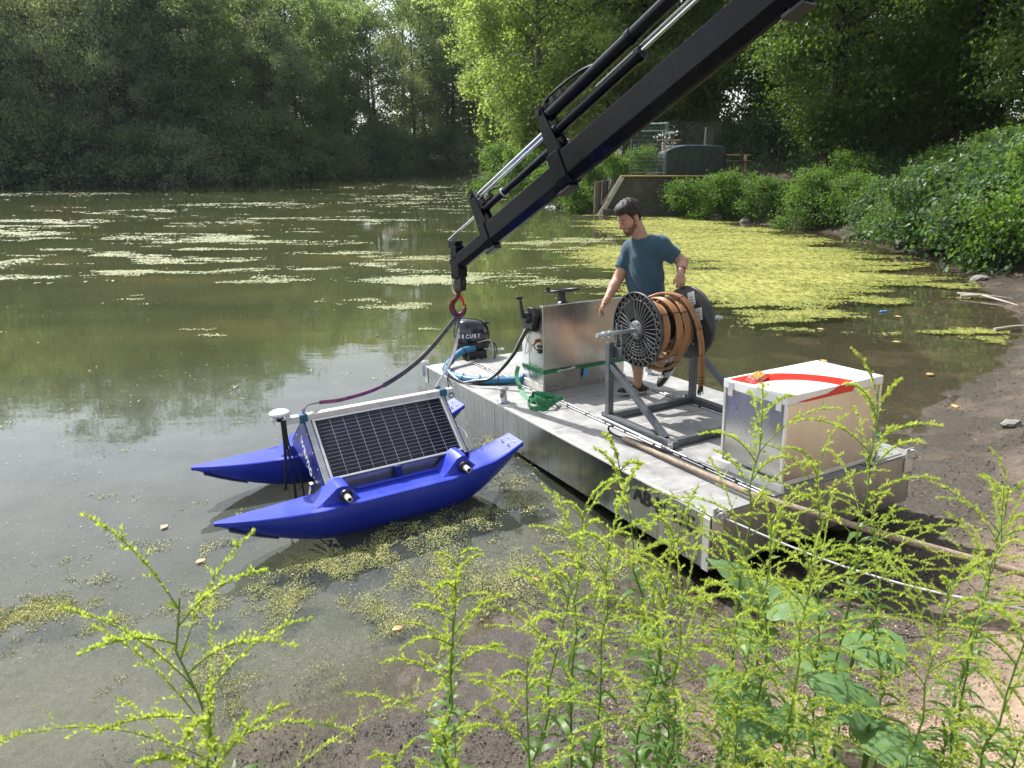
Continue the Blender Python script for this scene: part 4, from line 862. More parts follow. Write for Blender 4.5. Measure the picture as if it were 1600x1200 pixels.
# red ring printed on the lid: an annulus clipped by the lid rectangle, carried down over the near edge
cx, cy, r0, r1 = .135, -.06, .385, .575
def ann(a0, a1, n, z):
    vs = []; fs = []
    for i in range(n+1):
        a = a0+(a1-a0)*i/n
        for r in (r0, r1): vs.append((min(BX, max(-.0, cx+r*math.cos(a)*.93)), min(BY+.004, max(-.010, cy+r*math.sin(a))), z))
    for i in range(n): fs.append((i*2, i*2+1, i*2+3, i*2+2))
    return vs, fs
mb = MB(); mb.add(*ann(.12, 1.85, 36, BH+.0008)); o = mb.obj('red_ring_print', M['red'], T)
x0_, x1_ = cx+.93*math.sqrt(max(0, r0**2-(cy+.012)**2)), cx+.93*math.sqrt(r1**2-(cy+.012)**2)
mb = MB(); Mf = basis((1, 0, 0), (0, 0, 1), (0, -1, 0), (0, -.0128, 0)); mb.prism([(x0_-.01, BH-.001), (x1_, BH-.001), (x1_-.04, BH-.06), (x0_-.10, BH-.061), (x0_-.30, BH-.0615), (x0_-.42, BH-.05), (x0_-.30, BH-.045), (x0_-.12, BH-.038)], 0, .0012, Mf); mb.obj('red_edge_print', M['red'], T)
mb = MB(); mb.add(*[[(x_, y_, BH+.0012) for x_, y_ in ((.01, BY-.13), (.20, BY-.14), (.2, BY-.02), (.02, BY-.02))], [(0, 1, 2, 3)]]); mb.obj('red_ring_print', M['red'], T)
tx = text('. . - -- .-. -', 'faint_scribble', .03, M['galv'], T, basis((.9, .3, 0), (-.3, .9, 0), (0, 0, 1), (.25, .07, BH+.0006)), 0)
# gloves in a bag
T = thing('packed_gloves', 'yellow and red work gloves in a clear plastic wrapper on the box lid', 'gloves', PM(.83, .45, BH, rz=.35))
mb = MB()
for i in range(4): mb.tube(crv([(-.07, -.02+i*.012, .012+.006*i), (0, -.032+i*.014, .03+.004*i), (.075, -.02+i*.012, .014+.004*i)]), [.010]*17 if False else .011, 7)
mb.obj('glove', M['yellow'], T)
mb = MB(); mb.tube(crv([(-.06, -.045, .010), (.01, -.055, .014), (.075, -.035, .010)]), .010, 7); mb.obj('glove_cuff', M['red'], T)
t = NT('clear_film'); g_ = t('BsdfGlossy', Roughness=.15, Color=(.9, .9, .9, 1)).outputs[0]; tr_ = t('BsdfTransparent').outputs[0]; mx_ = t('MixShader', Fac=.22); t.link(tr_, mx_.inputs[1]); t.link(g_, mx_.inputs[2]); M['film'] = t.end(mx_.outputs[0])
gx, gy = np.meshgrid(np.linspace(-.15, .15, 14), np.linspace(-.065, .05, 9), indexing='ij'); gz = .004+.045*np.exp(-(gx/.085)**2-(gy/.05)**2)+NR.rand(*gx.shape)*.012
idx = np.arange(gx.size).reshape(gx.shape); Fq = np.stack([idx[:-1, :-1], idx[1:, :-1], idx[1:, 1:], idx[:-1, 1:]], -1).reshape(-1, 4)
npmesh('wrapper', np.stack([gx.ravel(), gy.ravel(), gz.ravel()], 1), Fq, M['film'], T)
# tray at the near right corner
T = thing('metal_tray', 'small pale sheet-metal tray with green cord at the outer corner of the pontoon', 'tray', PM(1.63, .03, 0))
mb = MB(); mb.box(0, .30, 0, .22, .0, .012); mb.box(0, .01, 0, .22, .012, .11); mb.box(0, .30, .21, .22, .012, .10); mb.obj('tray_body', M['alu_bright'], T, .002)
mb = MB(); mb.tube(crv([(.03, .18, .10), (.1, .16, .12), (.16, .2, .115), (.22, .15, .11), (.26, .19, .11)]), .007, 6); mb.obj('green_cord', M['strap_green'], T)
# flat bar just behind the box
# ------------------------------------------------------------------ boat hook pole and rope
def W(x, y, z): return MP @ Vector((x, y, z))
T = thing('boat_hook', 'long weathered wooden boat hook lying along the deck and out over the mud', 'boat hook')
pa, pb = W(.36, 1.36, .03), Vector((2.95, 3.47, .42)); mid = W(.37, .05, .045)
d = (pb-pa).normalized()
mb = MB(); mb.tube([pa, pa.lerp(mid, .5), mid, mid.lerp(pb, .5)-Vector((0, 0, .01)), pb, pb+d*.5], [.019, .020, .021, .022, .022, .021], 10); mb.obj('shaft', M['wood'], T)
mb = MB(); mb.tube([pa+d*.02, pa+d*.45+Vector((0, 0, .001))], .0225, 10); mb.obj('ferrule', M['darksteel'], T)
e = W(.355, 1.50, .02); mb = MB(); mb.tube(crv([tuple(pa), tuple(W(.358, 1.47, .026)), tuple(W(.35, 1.54, .045)), tuple(W(.345, 1.53, .085)), tuple(W(.36, 1.49, .095))]), .008, 8); mb.tube([pa, W(.362, 1.56, .018)], [.013, .004], 8); mb.obj('iron_hook', M['darksteel'], T)
T = thing('mooring_rope', 'thin white rope stretched from the near pontoon corner to the bank', 'rope'); a = W(.05, -.04, .0); b = Vector((2.9, 3.1, .42))
mb = MB(); mb.tube([a.lerp(b, i/16)-Vector((0, 0, .10*math.sin(math.pi*i/16))) for i in range(17)], .0065, 7); mb.obj('rope', M['rope'], T)
mb = MB(); mb.torus(a, (0, 1, .3), .03, .0065, 16, 6); mb.obj('rope_eye', M['rope'], T)
# ------------------------------------------------------------------ catamaran robot
RC = Vector((-1.23, 5.38, 0)); RE = Vector((.857, .515, 0)).normalized(); RN = Vector((-RE.y, RE.x, 0)); MRb = basis(RE, RN, (0, 0, 1), RC)
def RM(x, y, z): return MRb @ Matrix.Translation((x, y, z))
T = thing('survey_catamaran', 'blue twin-hulled survey robot with a tilted solar panel beside the pontoon', 'robot boat', MRb)
def hull(cy, side):
    n = 61; xs_ = np.linspace(-1.245, 1.155, n); vs = []; prof_n = 14
    for x in xs_:
        s_ = (x+1.245)/2.4
        wd = .165*min(1, (s_/.30)**.62)*(1 if s_ < .8 else 1-.25*((s_-.8)/.2)**2); wd = max(wd, .016)
        bot = -.05+(.33*((1-s_/.42)**1.8) if s_ < .42 else 0)+(.40*((s_-.70)/.30)**2.0 if s_ > .70 else 0)
        top = .270+.030*((1-s_/.25)**1.5 if s_ < .25 else 0)+(.10*((s_-.86)/.14)**1.3 if s_ > .86 else 0)
        if s_ > .72: top += .05*min(1, (s_-.72)/.12)*(1 if s_ < .86 else 1)
        # humps at the two cross tubes
        hump = 0
        for hx, L_, Rr_ in ((-.36, .20, .10), (.60, .16, .10)):
            u_ = x-hx
            if -L_ < u_ < 0: hump = max(hump, .125*min(1, (u_+L_)/(L_*.8)))
            elif 0 <= u_ < Rr_: hump = max(hump, .125*min(1, (Rr_-u_)/(Rr_*.7)))
        dk = top+hump
        bot = min(bot, top-.030)
        # half profile: keel, bilge, side, sheer, inner deck
        hp_ = [(0, bot), (wd*.30, bot+.003), (wd*.60, bot+(top-bot)*.20), (wd*.84, bot+(top-bot)*.5), (wd, top-.03 if top-bot > .06 else (top+bot)/2), (wd*.975, top-.006), (wd*.90, top), (wd*.66, top+(dk-top)*.02), (wd*.56, dk-.004 if hump > .01 else top), (wd*.30, dk), (0, dk)]
        ring_ = hp_+[(-a_, b_) for a_, b_ in hp_[-2:0:-1]]
        vs += [(x, cy+a_, b_) for a_, b_ in ring_]
    k = len(ring_); fs = [(i*k+j, i*k+(j+1) % k, (i+1)*k+(j+1) % k, (i+1)*k+j) for i in range(n-1) for j in range(k)]
    mb = MB(); mb.add(vs, fs, True); mb.add(vs[:k], [tuple(reversed(range(k)))]); mb.add(vs[-k:], [tuple(range(k))])
    h_ = mb.obj('hull', M['blue'], T)
    es = h_.modifiers.new('es', 'EDGE_SPLIT'); es.split_angle = R_(28)
    # raised spine between the humps
    m_ = MB(); m_.box(-.23, .50, cy+.045*side*-1-.012, cy+.045*side*-1+.012, .262, .292); m_.obj('deck_rib', M['blue'], h_, .01)
    for i in range(4):
        m_ = MB(); xx = 1.05+(i % 2)*.06; yy = cy-.05+(i//2)*.1; m_.tube([(xx, yy, .352+.03*(i % 2)), (xx, yy, .412+.0*(i % 2))], .007, 8); m_.obj('deck_screw', M['white'], h_)
    pts = [(x_, cy, -.05+.33*((1-((x_+1.245)/2.4)/.42)**1.8)-.004) for x_ in (-1.16, -1.06, -.96, -.84)]
    m_ = MB(); m_.strap([(p[0], p[1], p[2]-.001) for p in pts], .085, .006, (0, 1, 0)); m_.obj('dried_scum', M['scum'], h_)
    return h_
hull(-.525, -1); hull(.525, 1)
for x in (-.36, .60):
    mb = MB(); mb.tube([(x, -.66, .335), (x, .62, .335)], .034, 14); mb.obj('cross_tube', M['galv'], T)
    mb = MB(); mb.tube([(x, -.695, .335), (x, -.74, .335)], .021, 14); mb.tube([(x, -.60, .335), (x, -.70, .335)], .024, 14); mb.obj('tube_end', M['white'], T)
    mb = MB(); mb.tube([(x, -.742, .335), (x, -.7415, .335)], .015, 12); mb.obj('tube_mouth', M['black'], T)
    mb = MB(); mb.torus((x, -.668, .335), (0, 1, 0), .036, .011, 24, 8); mb.obj('rubber_ring', M['darksteel'], T)
# ridge beam and side plates
ZR = .765; mb = MB(); mb.box(-.62, .835, -.027, .027, ZR-.054, ZR); mb.obj('ridge_beam', M['alu_bright'], T, .004)
xa, xb = -.40, .70
pt, pbm = Vector((0, -.030, ZR-.062)), Vector((0, -.435, .36))
def on(u_, v_, off=0):  # u along x, v down the slope
    d_ = (pbm-pt); nn_ = Vector((0, d_.z, -d_.y)).normalized(); nn_ = nn_ if nn_.z > 0 else -nn_
    p = pt+d_*v_+nn_*off; return Vector((u_, p.y, p.z))
sd = (pbm-pt).normalized(); sn_ = Vector((0, sd.z, -sd.y)).normalized(); sn_ = sn_ if sn_.z > 0 else -sn_
SLEN = (pbm-pt).length; Mpan = basis((1, 0, 0), sd, Vector((1, 0, 0)).cross(sd), (0, pt.y, pt.z))
zs = 1 if (Mpan.to_3x3() @ Vector((0, 0, 1))).dot(sn_) > 0 else -1
def pbox(x0, x1, y0, y1, z0, z1, nm, mt, par, bv=0): m_ = MB(); m_.box(x0, x1, y0, y1, *sorted((z0*zs, z1*zs)), Mpan); return m_.obj(nm, M[mt], par, bv)
SP = bpy.data.objects.new('solar_panel', None); COL.objects.link(SP); SP.parent = T
pbox(xa+.02, xb-.02, .012, SLEN-.012, 0, .022, 'backing', 'seam_dark', SP)
for (x0, x1, y0, y1) in ((xa, xb, 0, .014), (xa, xb, SLEN-.016, SLEN), (xa, xa+.018, .0145, SLEN-.0165), (xb-.018, xb, .0145, SLEN-.0165)): pbox(x0, x1, y0, y1, -.005, .030, 'frame_bar', 'alu_bright', SP, .002)
nx_, ny_ = 10, 5; gx0, gx1, gy0, gy1 = xa+.028, xb-.028, .022, SLEN-.024; cw, ch = (gx1-gx0)/nx_, (gy1-gy0)/ny_
for i in range(nx_):
    for j in range(ny_):
        x0, y0 = gx0+i*cw, gy0+j*ch; pbox(x0+.0018, x0+cw-.0018, y0+.0012, y0+ch-.0012, .0225, .0245, 'solar_cell', 'cell', SP)
for i in range(1, nx_): pbox(gx0+i*cw-.0014, gx0+i*cw+.0014, gy0, gy1, .0224, .0252, 'grid_line', 'cellline', SP)
for j in range(1, ny_*3): 
    if True: pbox(gx0, gx1, gy0+j*ch/3-.0009, gy0+j*ch/3+.0009, .0246, .0254, 'grid_line', 'cellline', SP)
pbox(xa-.05, xa-.004, -.01, SLEN+.02, -.02, .012, 'edge_rail', 'alu_end', T, .003); pbox(xb+.004, xb+.035, -.01, SLEN+.02, -.02, .012, 'edge_rail', 'alu_end', T, .003)
for x0, x1 in ((-.462, -.452), (.737, .747)):
    m_ = MB(); Mq = basis((0, 1, 0), (0, 0, 1), (1, 0, 0), (0, 0, 0)); m_.prism([(-.03, ZR-.05), (.03, ZR-.05), (.40, .42), (.40, .36), (-.44, .26), (-.46, .34)], x0, x1, Mq); sp_ = m_.obj('side_plate', M['blueplate'], T, .002)
    for (yy, zz_) in ((-.42, .31), (-.33, .43), (-.23, .53), (-.12, .64), (.34, .42), (.22, .52), (.1, .64), (-.2, .31), (.0, .33), (.2, .35)):
        m_ = MB(); m_.tube([(x0-.004, yy, zz_), (x0+.002, yy, zz_)], .005, 6); m_.obj('rivet', M['white'], sp_)
# far side cover sloping to the far hull
m_ = MB(); m_.beam((-.447, .03, ZR-.06), (-.447, .40, .40), .008, .03, (1, 0, 0)); m_.add([(-.45, .035, ZR-.065), (.735, .035, ZR-.065), (.735, .40, .40), (-.45, .40, .40)], [(0, 1, 2, 3)]); m_.add([(-.45, .028, ZR-.073), (.735, .028, ZR-.073), (.735, .393, .392), (-.45, .393, .392)], [(3, 2, 1, 0)]); m_.obj('rear_cover', M['blueplate'], T)
text('wamo', 'side_letter', .15, M['text_white'], T, basis((0, -.70, -.714), (0, -.714, .70), (-1, 0, 0), (-.4635, .085, .55)), .003, 0, sx=.92)
m_ = MB(); m_.beam((-.44, -.40, .30), (.74, -.40, .31), .012, .10, (0, 0, 1)); m_.obj('lower_tray', M['alu_end'], T, .002)
m_ = MB(); m_.box(-.40, .70, -.38, .36, .22, .28); m_.obj('equipment_tray', M['seam_dark'], T, .005)
m_ = MB(); m_.box(.10, .15, -.475, -.44, .26, .38); m_.obj('latch', M['blueplate'], T, .004)
m_ = MB(); m_.tube(crv([(.75, -.1, .5), (.84, -.2, .42), (.82, -.34, .33), (.74, -.42, .33)]), .006, 6); m_.obj('sensor_cable', M['rope'], T)
# antenna
m_ = MB(); m_.lathe([(.0, .0), (.03, .0), (.036, .018), (.076, .026), (.079, .036), (.06, .050), (.03, .057), (.0, .059)], 28, Matrix.Translation((-.625, 0, ZR+.01))); m_.obj('antenna_dome', M['white'], T)
m_ = MB(); m_.lathe([(.0, -.03), (.028, -.03), (.028, .012), (.0, .012)], 16, Matrix.Translation((-.625, 0, ZR+.01))); m_.obj('antenna_base', M['blackpl'], T)
m_ = MB(); m_.torus((-.625, -.01, ZR-.01), (0, 1, 0), .055, .005, 20, 6, 3.3, 6.1); m_.obj('antenna_cable', M['rope'], T)
for dx in (-.05, .055): m_ = MB(); m_.lathe([(.0, -.012), (.018, -.012), (.018, .02), (0, .024)], 12, Matrix.Translation((-.625+dx, -.015, ZR-.0))); m_.obj('antenna_knob', M['white'], T)
m_ = MB()
for i, (dx, z1) in enumerate(((-.03, .20), (.0, .10), (.03, .03))): m_.strap(crv([(-.61+dx*.4, -.035, ZR-.01), (-.61+dx*.5, -.06, .58), (-.59+dx*1.6, -.07, .36), (-.585+dx*2.4, -.07, z1)]), .022-.004*i, .004, (1, 0, 0))
m_.obj('hanging_strap', M['black'], T)
m_ = MB(); m_.box(-.49, -.46, -.18, -.13, .20, .25); m_.tube(crv([(-.48, -.16, .22), (-.5, -.18, .15), (-.46, -.14, .08), (-.47, -.18, .0)]), .014, 8); m_.obj('sensor_head', M['galv'], T, .004)
for x_, s_ in ((-.455, 1), (.735, 1)):
    m_ = MB(); m_.box(x_-.032, x_+.032, -.036, .036, ZR-.062, ZR+.008); m_.obj('fabric_collar', M['collar_blue'], T, .008)
m_ = MB(); m_.tube([(.80, 0, ZR), (.79, 0, ZR+.10)], .004, 5); m_.tube([(.79, 0, ZR+.10), (.83, 0, ZR+.01)], .004, 5); m_.torus((.81, -.03, ZR-.06), (0, 1, 0), .022, .004, 14, 5); m_.obj('wire_loop', M['black'], T)
# ------------------------------------------------------------------ crane
CP0 = Vector((-.519, 6.9, 1.737)); CA = Vector((1.998, -2.36, 1.634)).normalized(); CS = Vector((-.763, -.646, 0)).normalized()
CT = CA.cross(CS); CT = CT if CT.z > 0 else -CT
CA2 = (CA+CT*.045).normalized(); CT2 = (CT-CA*.045).normalized()
MC = basis(CA2, CS, CT2, CP0)   # local: x along boom (up), y towards camera-left side, z up
if MC.to_3x3().determinant() < 0: CS = -CS; MC = basis(CA2, CS, CT2, CP0); SG = -1
else: SG = 1
T = thing('loader_crane', 'black telescopic loader crane arm reaching down from the upper right', 'crane', MC)
def sec(x0, x1, b, t_, w, nm, ch=.35):
    # hexagonal box section, chamfered underside
    p = [(-w/2, b), (-w*.5, t_), (w*.5, t_), (w/2, b), (w*ch/2, b-w*.42), (-w*ch/2, b-w*.42)]
    m_ = MB(); m_.prism(p, x0, x1, basis((0, 1, 0), (0, 0, 1), (1, 0, 0))); return m_.obj(nm, M['crane'], T, .006)
sec(-.10, .60, -.092, .006, .10, 'boom_section'); sec(.55, 1.72, -.102, .050, .125, 'boom_section'); sec(1.66, 3.80, -.088, .095, .155, 'boom_section'); sec(3.72, 9.0, -.11, .13, .19, 'boom_section')
for x0, x1, b, t_, w in ((.50, .60, -.155, .065, .15), (1.60, 1.74, -.16, .12, .185), (3.66, 3.80, -.17, .16, .225)):
    m_ = MB(); m_.prism([(-w/2, b+.06), (-w/2, t_), (w/2, t_), (w/2, b+.06), (w*.3, b), (-w*.3, b)], x0, x1, basis((0, 1, 0), (0, 0, 1), (1, 0, 0))); m_.obj('section_collar', M['crane'], T, .008)
    m_ = MB(); m_.box(x0-.05, x0+.10, -w*.3, w*.3, b-.035, b); m_.obj('slide_pad', M['blackpl'], T, .01)
for x, z0, z1, w in ((.53, .06, .40, .09), (1.66, .10, .52, .11), (3.72, .14, .55, .12)):
    for s_ in (-1, 1):
        m_ = MB(); m_.prism([(x-.05, z0), (x+.09, z0), (x+.06, z1*.7), (x+.035, z1), (x-.025, z1), (x-.045, z1*.6)], s_*w/2-.008, s_*w/2+.008, basis((1, 0, 0), (0, 0, 1), (0, -1, 0))); m_.obj('cylinder_bracket', M['crane'], T, .004)
    m_ = MB(); m_.tube([(x+.005, -w*.7, z1-.05), (x+.005, w*.7, z1-.05)], .022, 10); m_.obj('bracket_pin', M['darksteel'], T)
def rod(x0, x1, z, y, r, nm, mt, caps=False):
    m_ = MB(); m_.tube([(x0, y, z), (x1, y, z)], r, 18); m_.obj(nm, M[mt], T)
    if caps:
        for x in (x0, x1-.05): m_ = MB(); m_.tube([(x, y, z), (x+.05, y, z)], r*1.22, 18); m_.obj('cylinder_gland', M['crane'], T, .004)
rod(-.04, .56, .192, -.014, .010, 'piston_rod', 'chrome'); rod(-.04, .56, .204, .016, .010, 'piston_rod', 'chrome')
rod(.56, 1.70, .185, 0, .033, 'cylinder_barrel', 'crane'); rod(.54, 1.64, .338, -.018, .012, 'piston_rod', 'chrome'); rod(.54, 1.64, .322, .020, .012, 'piston_rod', 'chrome')
rod(1.70, 2.68, .278, 0, .040, 'cylinder_barrel', 'crane', True); rod(1.70, 6.0, .425, .0, .050, 'cylinder_barrel', 'crane')
rod(2.68, 6.0, .285, -.015, .013, 'piston_rod', 'chrome'); rod(2.2, 6.0, .345, .03, .010, 'hydraulic_pipe', 'chrome')
m_ = MB(); m_.tube([(2.62, 0, .425), (2.66, 0, .425)], .058, 18); m_.obj('pipe_clamp', M['crane'], T, .004)
for j in range(3):
    m_ = MB(); m_.tube(crv([(1.62, .02*j-.02, .47), (1.75, .02*j-.02, .53+.01*j), (1.95, .02*j-.03, .52+.012*j), (2.15, .02*j-.02, .50), (2.3, 0.01*j, .46)]), .010, 7); m_.obj('hydraulic_hose', M['black'], T)
for x in (1.68, 1.78, 1.88, .60, .70): m_ = MB(); m_.box(x, x+.05, -.03, .03, (.46 if x > 1 else .22), (.52 if x > 1 else .265)); m_.obj('hose_fitting', M['darksteel'], T, .008)
m_ = MB(); m_.tube(crv([(.62, .02, .22), (.72, .03, .30), (.86, .03, .26), (.95, .02, .21)]), .008, 6); m_.obj('hydraulic_hose', M['black'], T)
m_ = MB(); m_.torus((.92, 0, .185), (1, 0, 0), .037, .008, 20, 6); m_.obj('pipe_clamp', M['galv'], T)
# tip: vertical head plate hanging with gravity
iv = MC.inverted().to_3x3(); dn = iv @ Vector((0, 0, -1)); sx_ = Vector((0, 1, 0)); fx = dn.cross(sx_).normalized()
def tip(hx, side, dz): return fx*hx+sx_*side+(-dn)*dz
Mtip = basis(fx, sx_, fx.cross(sx_) if True else -dn, (0, 0, 0)); up_ = -dn
Mtip = Matrix((fx, sx_, up_)).transposed().to_4x4(); fl = 1 if (MC.to_3x3() @ fx).dot(Vector((1, -1, 0))) > 0 else -1
def tbox(x0, x1, y0, y1, z0, z1, nm, mt='crane', bv=.006): m_ = MB(); a_, b_ = sorted((x0*fl, x1*fl)); m_.box(a_, b_, y0, y1, z0, z1, Mtip); return m_.obj(nm, M[mt], T, bv)
tbox(-.06, .035, -.05, .05, -.22, .10, 'tip_head'); tbox(-.10, .015, -.045, .045, .07, .145, 'rod_anchor'); tbox(-.05, .07, -.055, .055, -.20, -.05, 'tip_cheek')
tbox(-.04, .075, -.035, .035, -.33, -.19, 'hook_swivel', 'darksteel'); tbox(.04, .10, -.02, .02, -.27, -.22, 'swivel_lug', 'darksteel', .004)
m_ = MB(); pts = [tip(fl*x, .0, z) for x, z in ((-.05, -.18), (-.10, -.22), (-.105, -.33), (-.07, -.375), (-.02, -.36))]; m_.tube(crv([tuple(p) for p in pts]), .006, 7); m_.obj('wire_bail', M['galv'], T)
# hook: world-oriented thing
H = thing('crane_hook', 'worn red lifting hook hanging from the crane tip', 'hook', Matrix.Translation((-.527, 6.9, 1.40)))
m_ = MB(); m_.tube([(0, 0, .03), (0, 0, -.05)], .022, 12); m_.box(-.03, .03, -.022, .022, -.02, .03); m_.obj('shank', M['redhook'], H, .006)
hk = crv([(0, 0, -.04), (-.015, 0, -.07), (-.055, 0, -.115), (-.068, 0, -.17), (-.045, 0, -.225), (0, 0, -.245), (.045, 0, -.22), (.065, 0, -.17), (.07, 0, -.135)])
m_ = MB(); nh = len(hk); m_.tube(hk, [.018+.012*math.sin(math.pi*min(1, i/(nh-1)*1.1))-(.012 if i > nh*.85 else 0)*(i/nh) for i in range(nh)], 12, sx=.8); m_.obj('hook_body', M['redhook'], H)
m_ = MB(); m_.tube([(.015, 0, -.05), (.045, 0, -.10), (.052, 0, -.15)], [.016, .014, .010], 10, sx=.7); m_.obj('safety_latch', M['red'], H)
# slings
T = thing('lifting_sling', 'grey violet webbing sling drooping from the crane hook to the solar panel frame', 'sling'); hb = Vector((-.527, 6.9, 1.19))
ea = MRb @ Vector((-.455, 0, ZR)); eb = MRb @ Vector((.735, 0, ZR))
m_ = MB(); m_.strap(crv([hb+Vector((-.055, 0, .02)), hb+Vector((-.04, 0, -.035)), hb+Vector((0, 0, -.05)), hb+Vector((.04, 0, -.035)), hb+Vector((.05, 0, .02))]), .07, .02, (0, 1, 0)); m_.obj('hook_wrap', M['violet'], T)
lp = [hb+Vector((-.01, 0, -.04)), Vector((-.84, 6.42, .86)), Vector((-1.13, 5.92, .745)), Vector((-1.38, 5.52, .76)), Vector((-1.53, 5.32, .80)), ea+Vector((.03, .02, .06)), ea+Vector((0, 0, .005))]
cl = crv(lp, 8); k1 = len(cl)//3; k2 = len(cl)*2//3
m_ = MB(); m_.strap(cl[:k1+1], .045, .006, (.3, .6, .9)); m_.obj('left_leg', M['sling'], T)
m_ = MB(); m_.strap(cl[k1:k2+1], .030, .006, (.3, .6, .6)); m_.obj('left_leg', M['sling_pink'], T); m_ = MB(); m_.strap(cl[k2:], .036, .006, (.5, -.5, .3)); m_.obj('left_leg', M['violet'], T)
rp = [hb+Vector((.01, 0, -.04)), Vector((-.545, 6.6, .905)), Vector((-.60, 6.3, .79)), Vector((-.66, 5.98, .745)), eb+Vector((-.05, .03, .02)), eb+Vector((-.02, 0, .008))]
m_ = MB(); m_.strap(crv(rp, 8), .034, .006, (.8, .2, .4)); m_.obj('right_leg', M['sling'], T)
# ------------------------------------------------------------------ SDF kit for the man
def cone(P, a, b, ra, rb, flat=None):
    a = np.array(a, float); b = np.array(b, float); ba = b-a; h = np.clip(((P-a)@ba)/(ba@ba), 0, 1)
    q = P-a-h[..., None]*ba
    return np.sqrt((q**2).sum(-1))-(ra+(rb-ra)*h)
def ell(P, c, r, ax):
    q = (P-np.array(c))@np.array(ax).T; r = np.array(r); k0 = np.sqrt(((q/r)**2).sum(-1)); k1 = np.sqrt(((q/r**2)**2).sum(-1))+1e-9
    return k0*(k0-1)/k1
def smin(a, b, k=.03):
    h = np.clip(.5+.5*(b-a)/k, 0, 1); return b+(a-b)*h-k*h*(1-h)
def smax(a, b, k=.02): return -smin(-a, -b, k)
def surfnet(f, lo, hi, h):
    ax = [np.arange(lo[i], hi[i]+h, h) for i in range(3)]; G = np.stack(np.meshgrid(*ax, indexing='ij'), -1); v = f(G); s = v < 0
    nx, ny, nz = v.shape; cs = [s[i:nx-1+i, j:ny-1+j, k:nz-1+k] for i in (0, 1) for j in (0, 1) for k in (0, 1)]
    anyb = np.logical_or.reduce(cs); allb = np.logical_and.reduce(cs); m = anyb & ~allb
    ii, jj, kk = np.nonzero(m); idx = -np.ones(m.shape, int); idx[ii, jj, kk] = np.arange(len(ii))
    acc = np.zeros((len(ii), 3)); cnt = np.zeros(len(ii)); off = [(i, j, k) for i in (0, 1) for j in (0, 1) for k in (0, 1)]
    for a in range(8):
        for b in range(a+1, 8):
            d_ = np.array(off[b])-np.array(off[a])
            if np.abs(d_).sum() != 1: continue
            va = v[ii+off[a][0], jj+off[a][1], kk+off[a][2]]; vb = v[ii+off[b][0], jj+off[b][1], kk+off[b][2]]; c = (va < 0) != (vb < 0)
            t_ = np.where(c, va/(va-vb+1e-12), 0); p = np.array(off[a])+d_*t_[:, None]; acc += p*c[:, None]; cnt += c
    V = (np.stack([ii, jj, kk], 1)+acc/cnt[:, None])*h+np.array(lo)
    F = []
    for ax_ in range(3):
        sl0 = [slice(1, -1)]*3; sl0[ax_] = slice(0, -1); sl1 = list(sl0); sl1[ax_] = slice(1, None)
        A_ = s[tuple(sl0)]; B_ = s[tuple(sl1)]; e = np.argwhere(A_ != B_)
        if len(e) == 0: continue
        e0 = e+np.array([0 if k == ax_ else 1 for k in range(3)]); o1, o2 = (ax_+1) % 3, (ax_+2) % 3
        def sh(d1, d2):
            q = e0.copy(); q[:, o1] -= d1; q[:, o2] -= d2; return idx[q[:, 0], q[:, 1], q[:, 2]]
        q = np.stack([sh(1, 1), sh(0, 1), sh(0, 0), sh(1, 0)], 1); fl_ = B_[tuple(e.T)]; q[fl_] = q[fl_][:, ::-1]; F.append(q)
    return V, np.concatenate(F)
A3 = lambda *a: np.array(a, float)
FWD = unit(A3(-.83, -.50, -.56)); LFT = unit(np.cross(A3(0, 0, 1), FWD)); UPH = np.cross(FWD, LFT)
HX = [FWD, LFT, UPH]; HC = A3(1.062, 6.60, 2.125)
def hp(f, l, u): return HC+FWD*f+LFT*l+UPH*u
def hps(f, l, u): return HC+(FWD*f+LFT*l+UPH*u)*1.10
B2 = unit(A3(-.80, -.60, 0)); L2 = unit(np.cross(A3(0, 0, 1), B2))
pel = A3(1.285, 6.635, 1.30); chest = A3(1.235, 6.61, 1.69); nk = A3(1.205, 6.62, 1.935)
shR = A3(1.115, 6.71, 1.815); shL = A3(1.335, 6.49, 1.885); elR = A3(1.005, 6.70, 1.555); wrR = A3(.872, 6.51, 1.375)
elL = A3(1.545, 6.46, 1.745); wrL = A3(1.487, 6.25, 1.675)
hipL = pel+L2*.095-A3(0, 0, .04); hipR = pel-L2*.095-A3(0, 0, .04)
knL = A3(1.20, 6.55, .90); anL = A3(1.235, 6.615, .52); knR = A3(1.235, 6.72, .905); anR = A3(1.53, 6.80, .675)
TX = [L2, B2, A3(0, 0, 1)]
def torso(P, g=0.):
    d = ell(P, chest+A3(0, 0, .02), (.185+g, .118+g, .235+g), TX); d = smin(d, ell(P, pel+A3(0, 0, .02), (.165+g, .118+g, .17+g), TX), .09)
    d = smin(d, ell(P, (chest+pel)/2, (.150+g, .105+g, .2+g), TX), .08)
    d = smin(d, cone(P, shR, shL, .068+g, .072+g), .07); d = smin(d, cone(P, chest+A3(0, 0, .12), nk-A3(0, 0, .05), .11+g, .070+g), .07)
    for sh_ in (shR, shL): d = smin(d, cone(P, sh_+A3(0, 0, .02), nk-A3(0, 0, .045), .045+g, .055+g), .06)
    return d
def armR(P, g=0.):
    d = cone(P, shR, elR, .070+g, .050+g); d = smin(d, cone(P, elR, elR+(wrR-elR)*.35, .046+g, .046+g), .03); return smin(d, cone(P, elR+(wrR-elR)*.3, wrR, .049+g, .031+g), .03)
def armL(P, g=0.):
    d = cone(P, shL, elL, .068+g, .049+g); d = smin(d, cone(P, elL, elL+(wrL-elL)*.35, .048+g, .046+g), .03); return smin(d, cone(P, elL+(wrL-elL)*.3, wrL, .045+g, .028+g), .03)
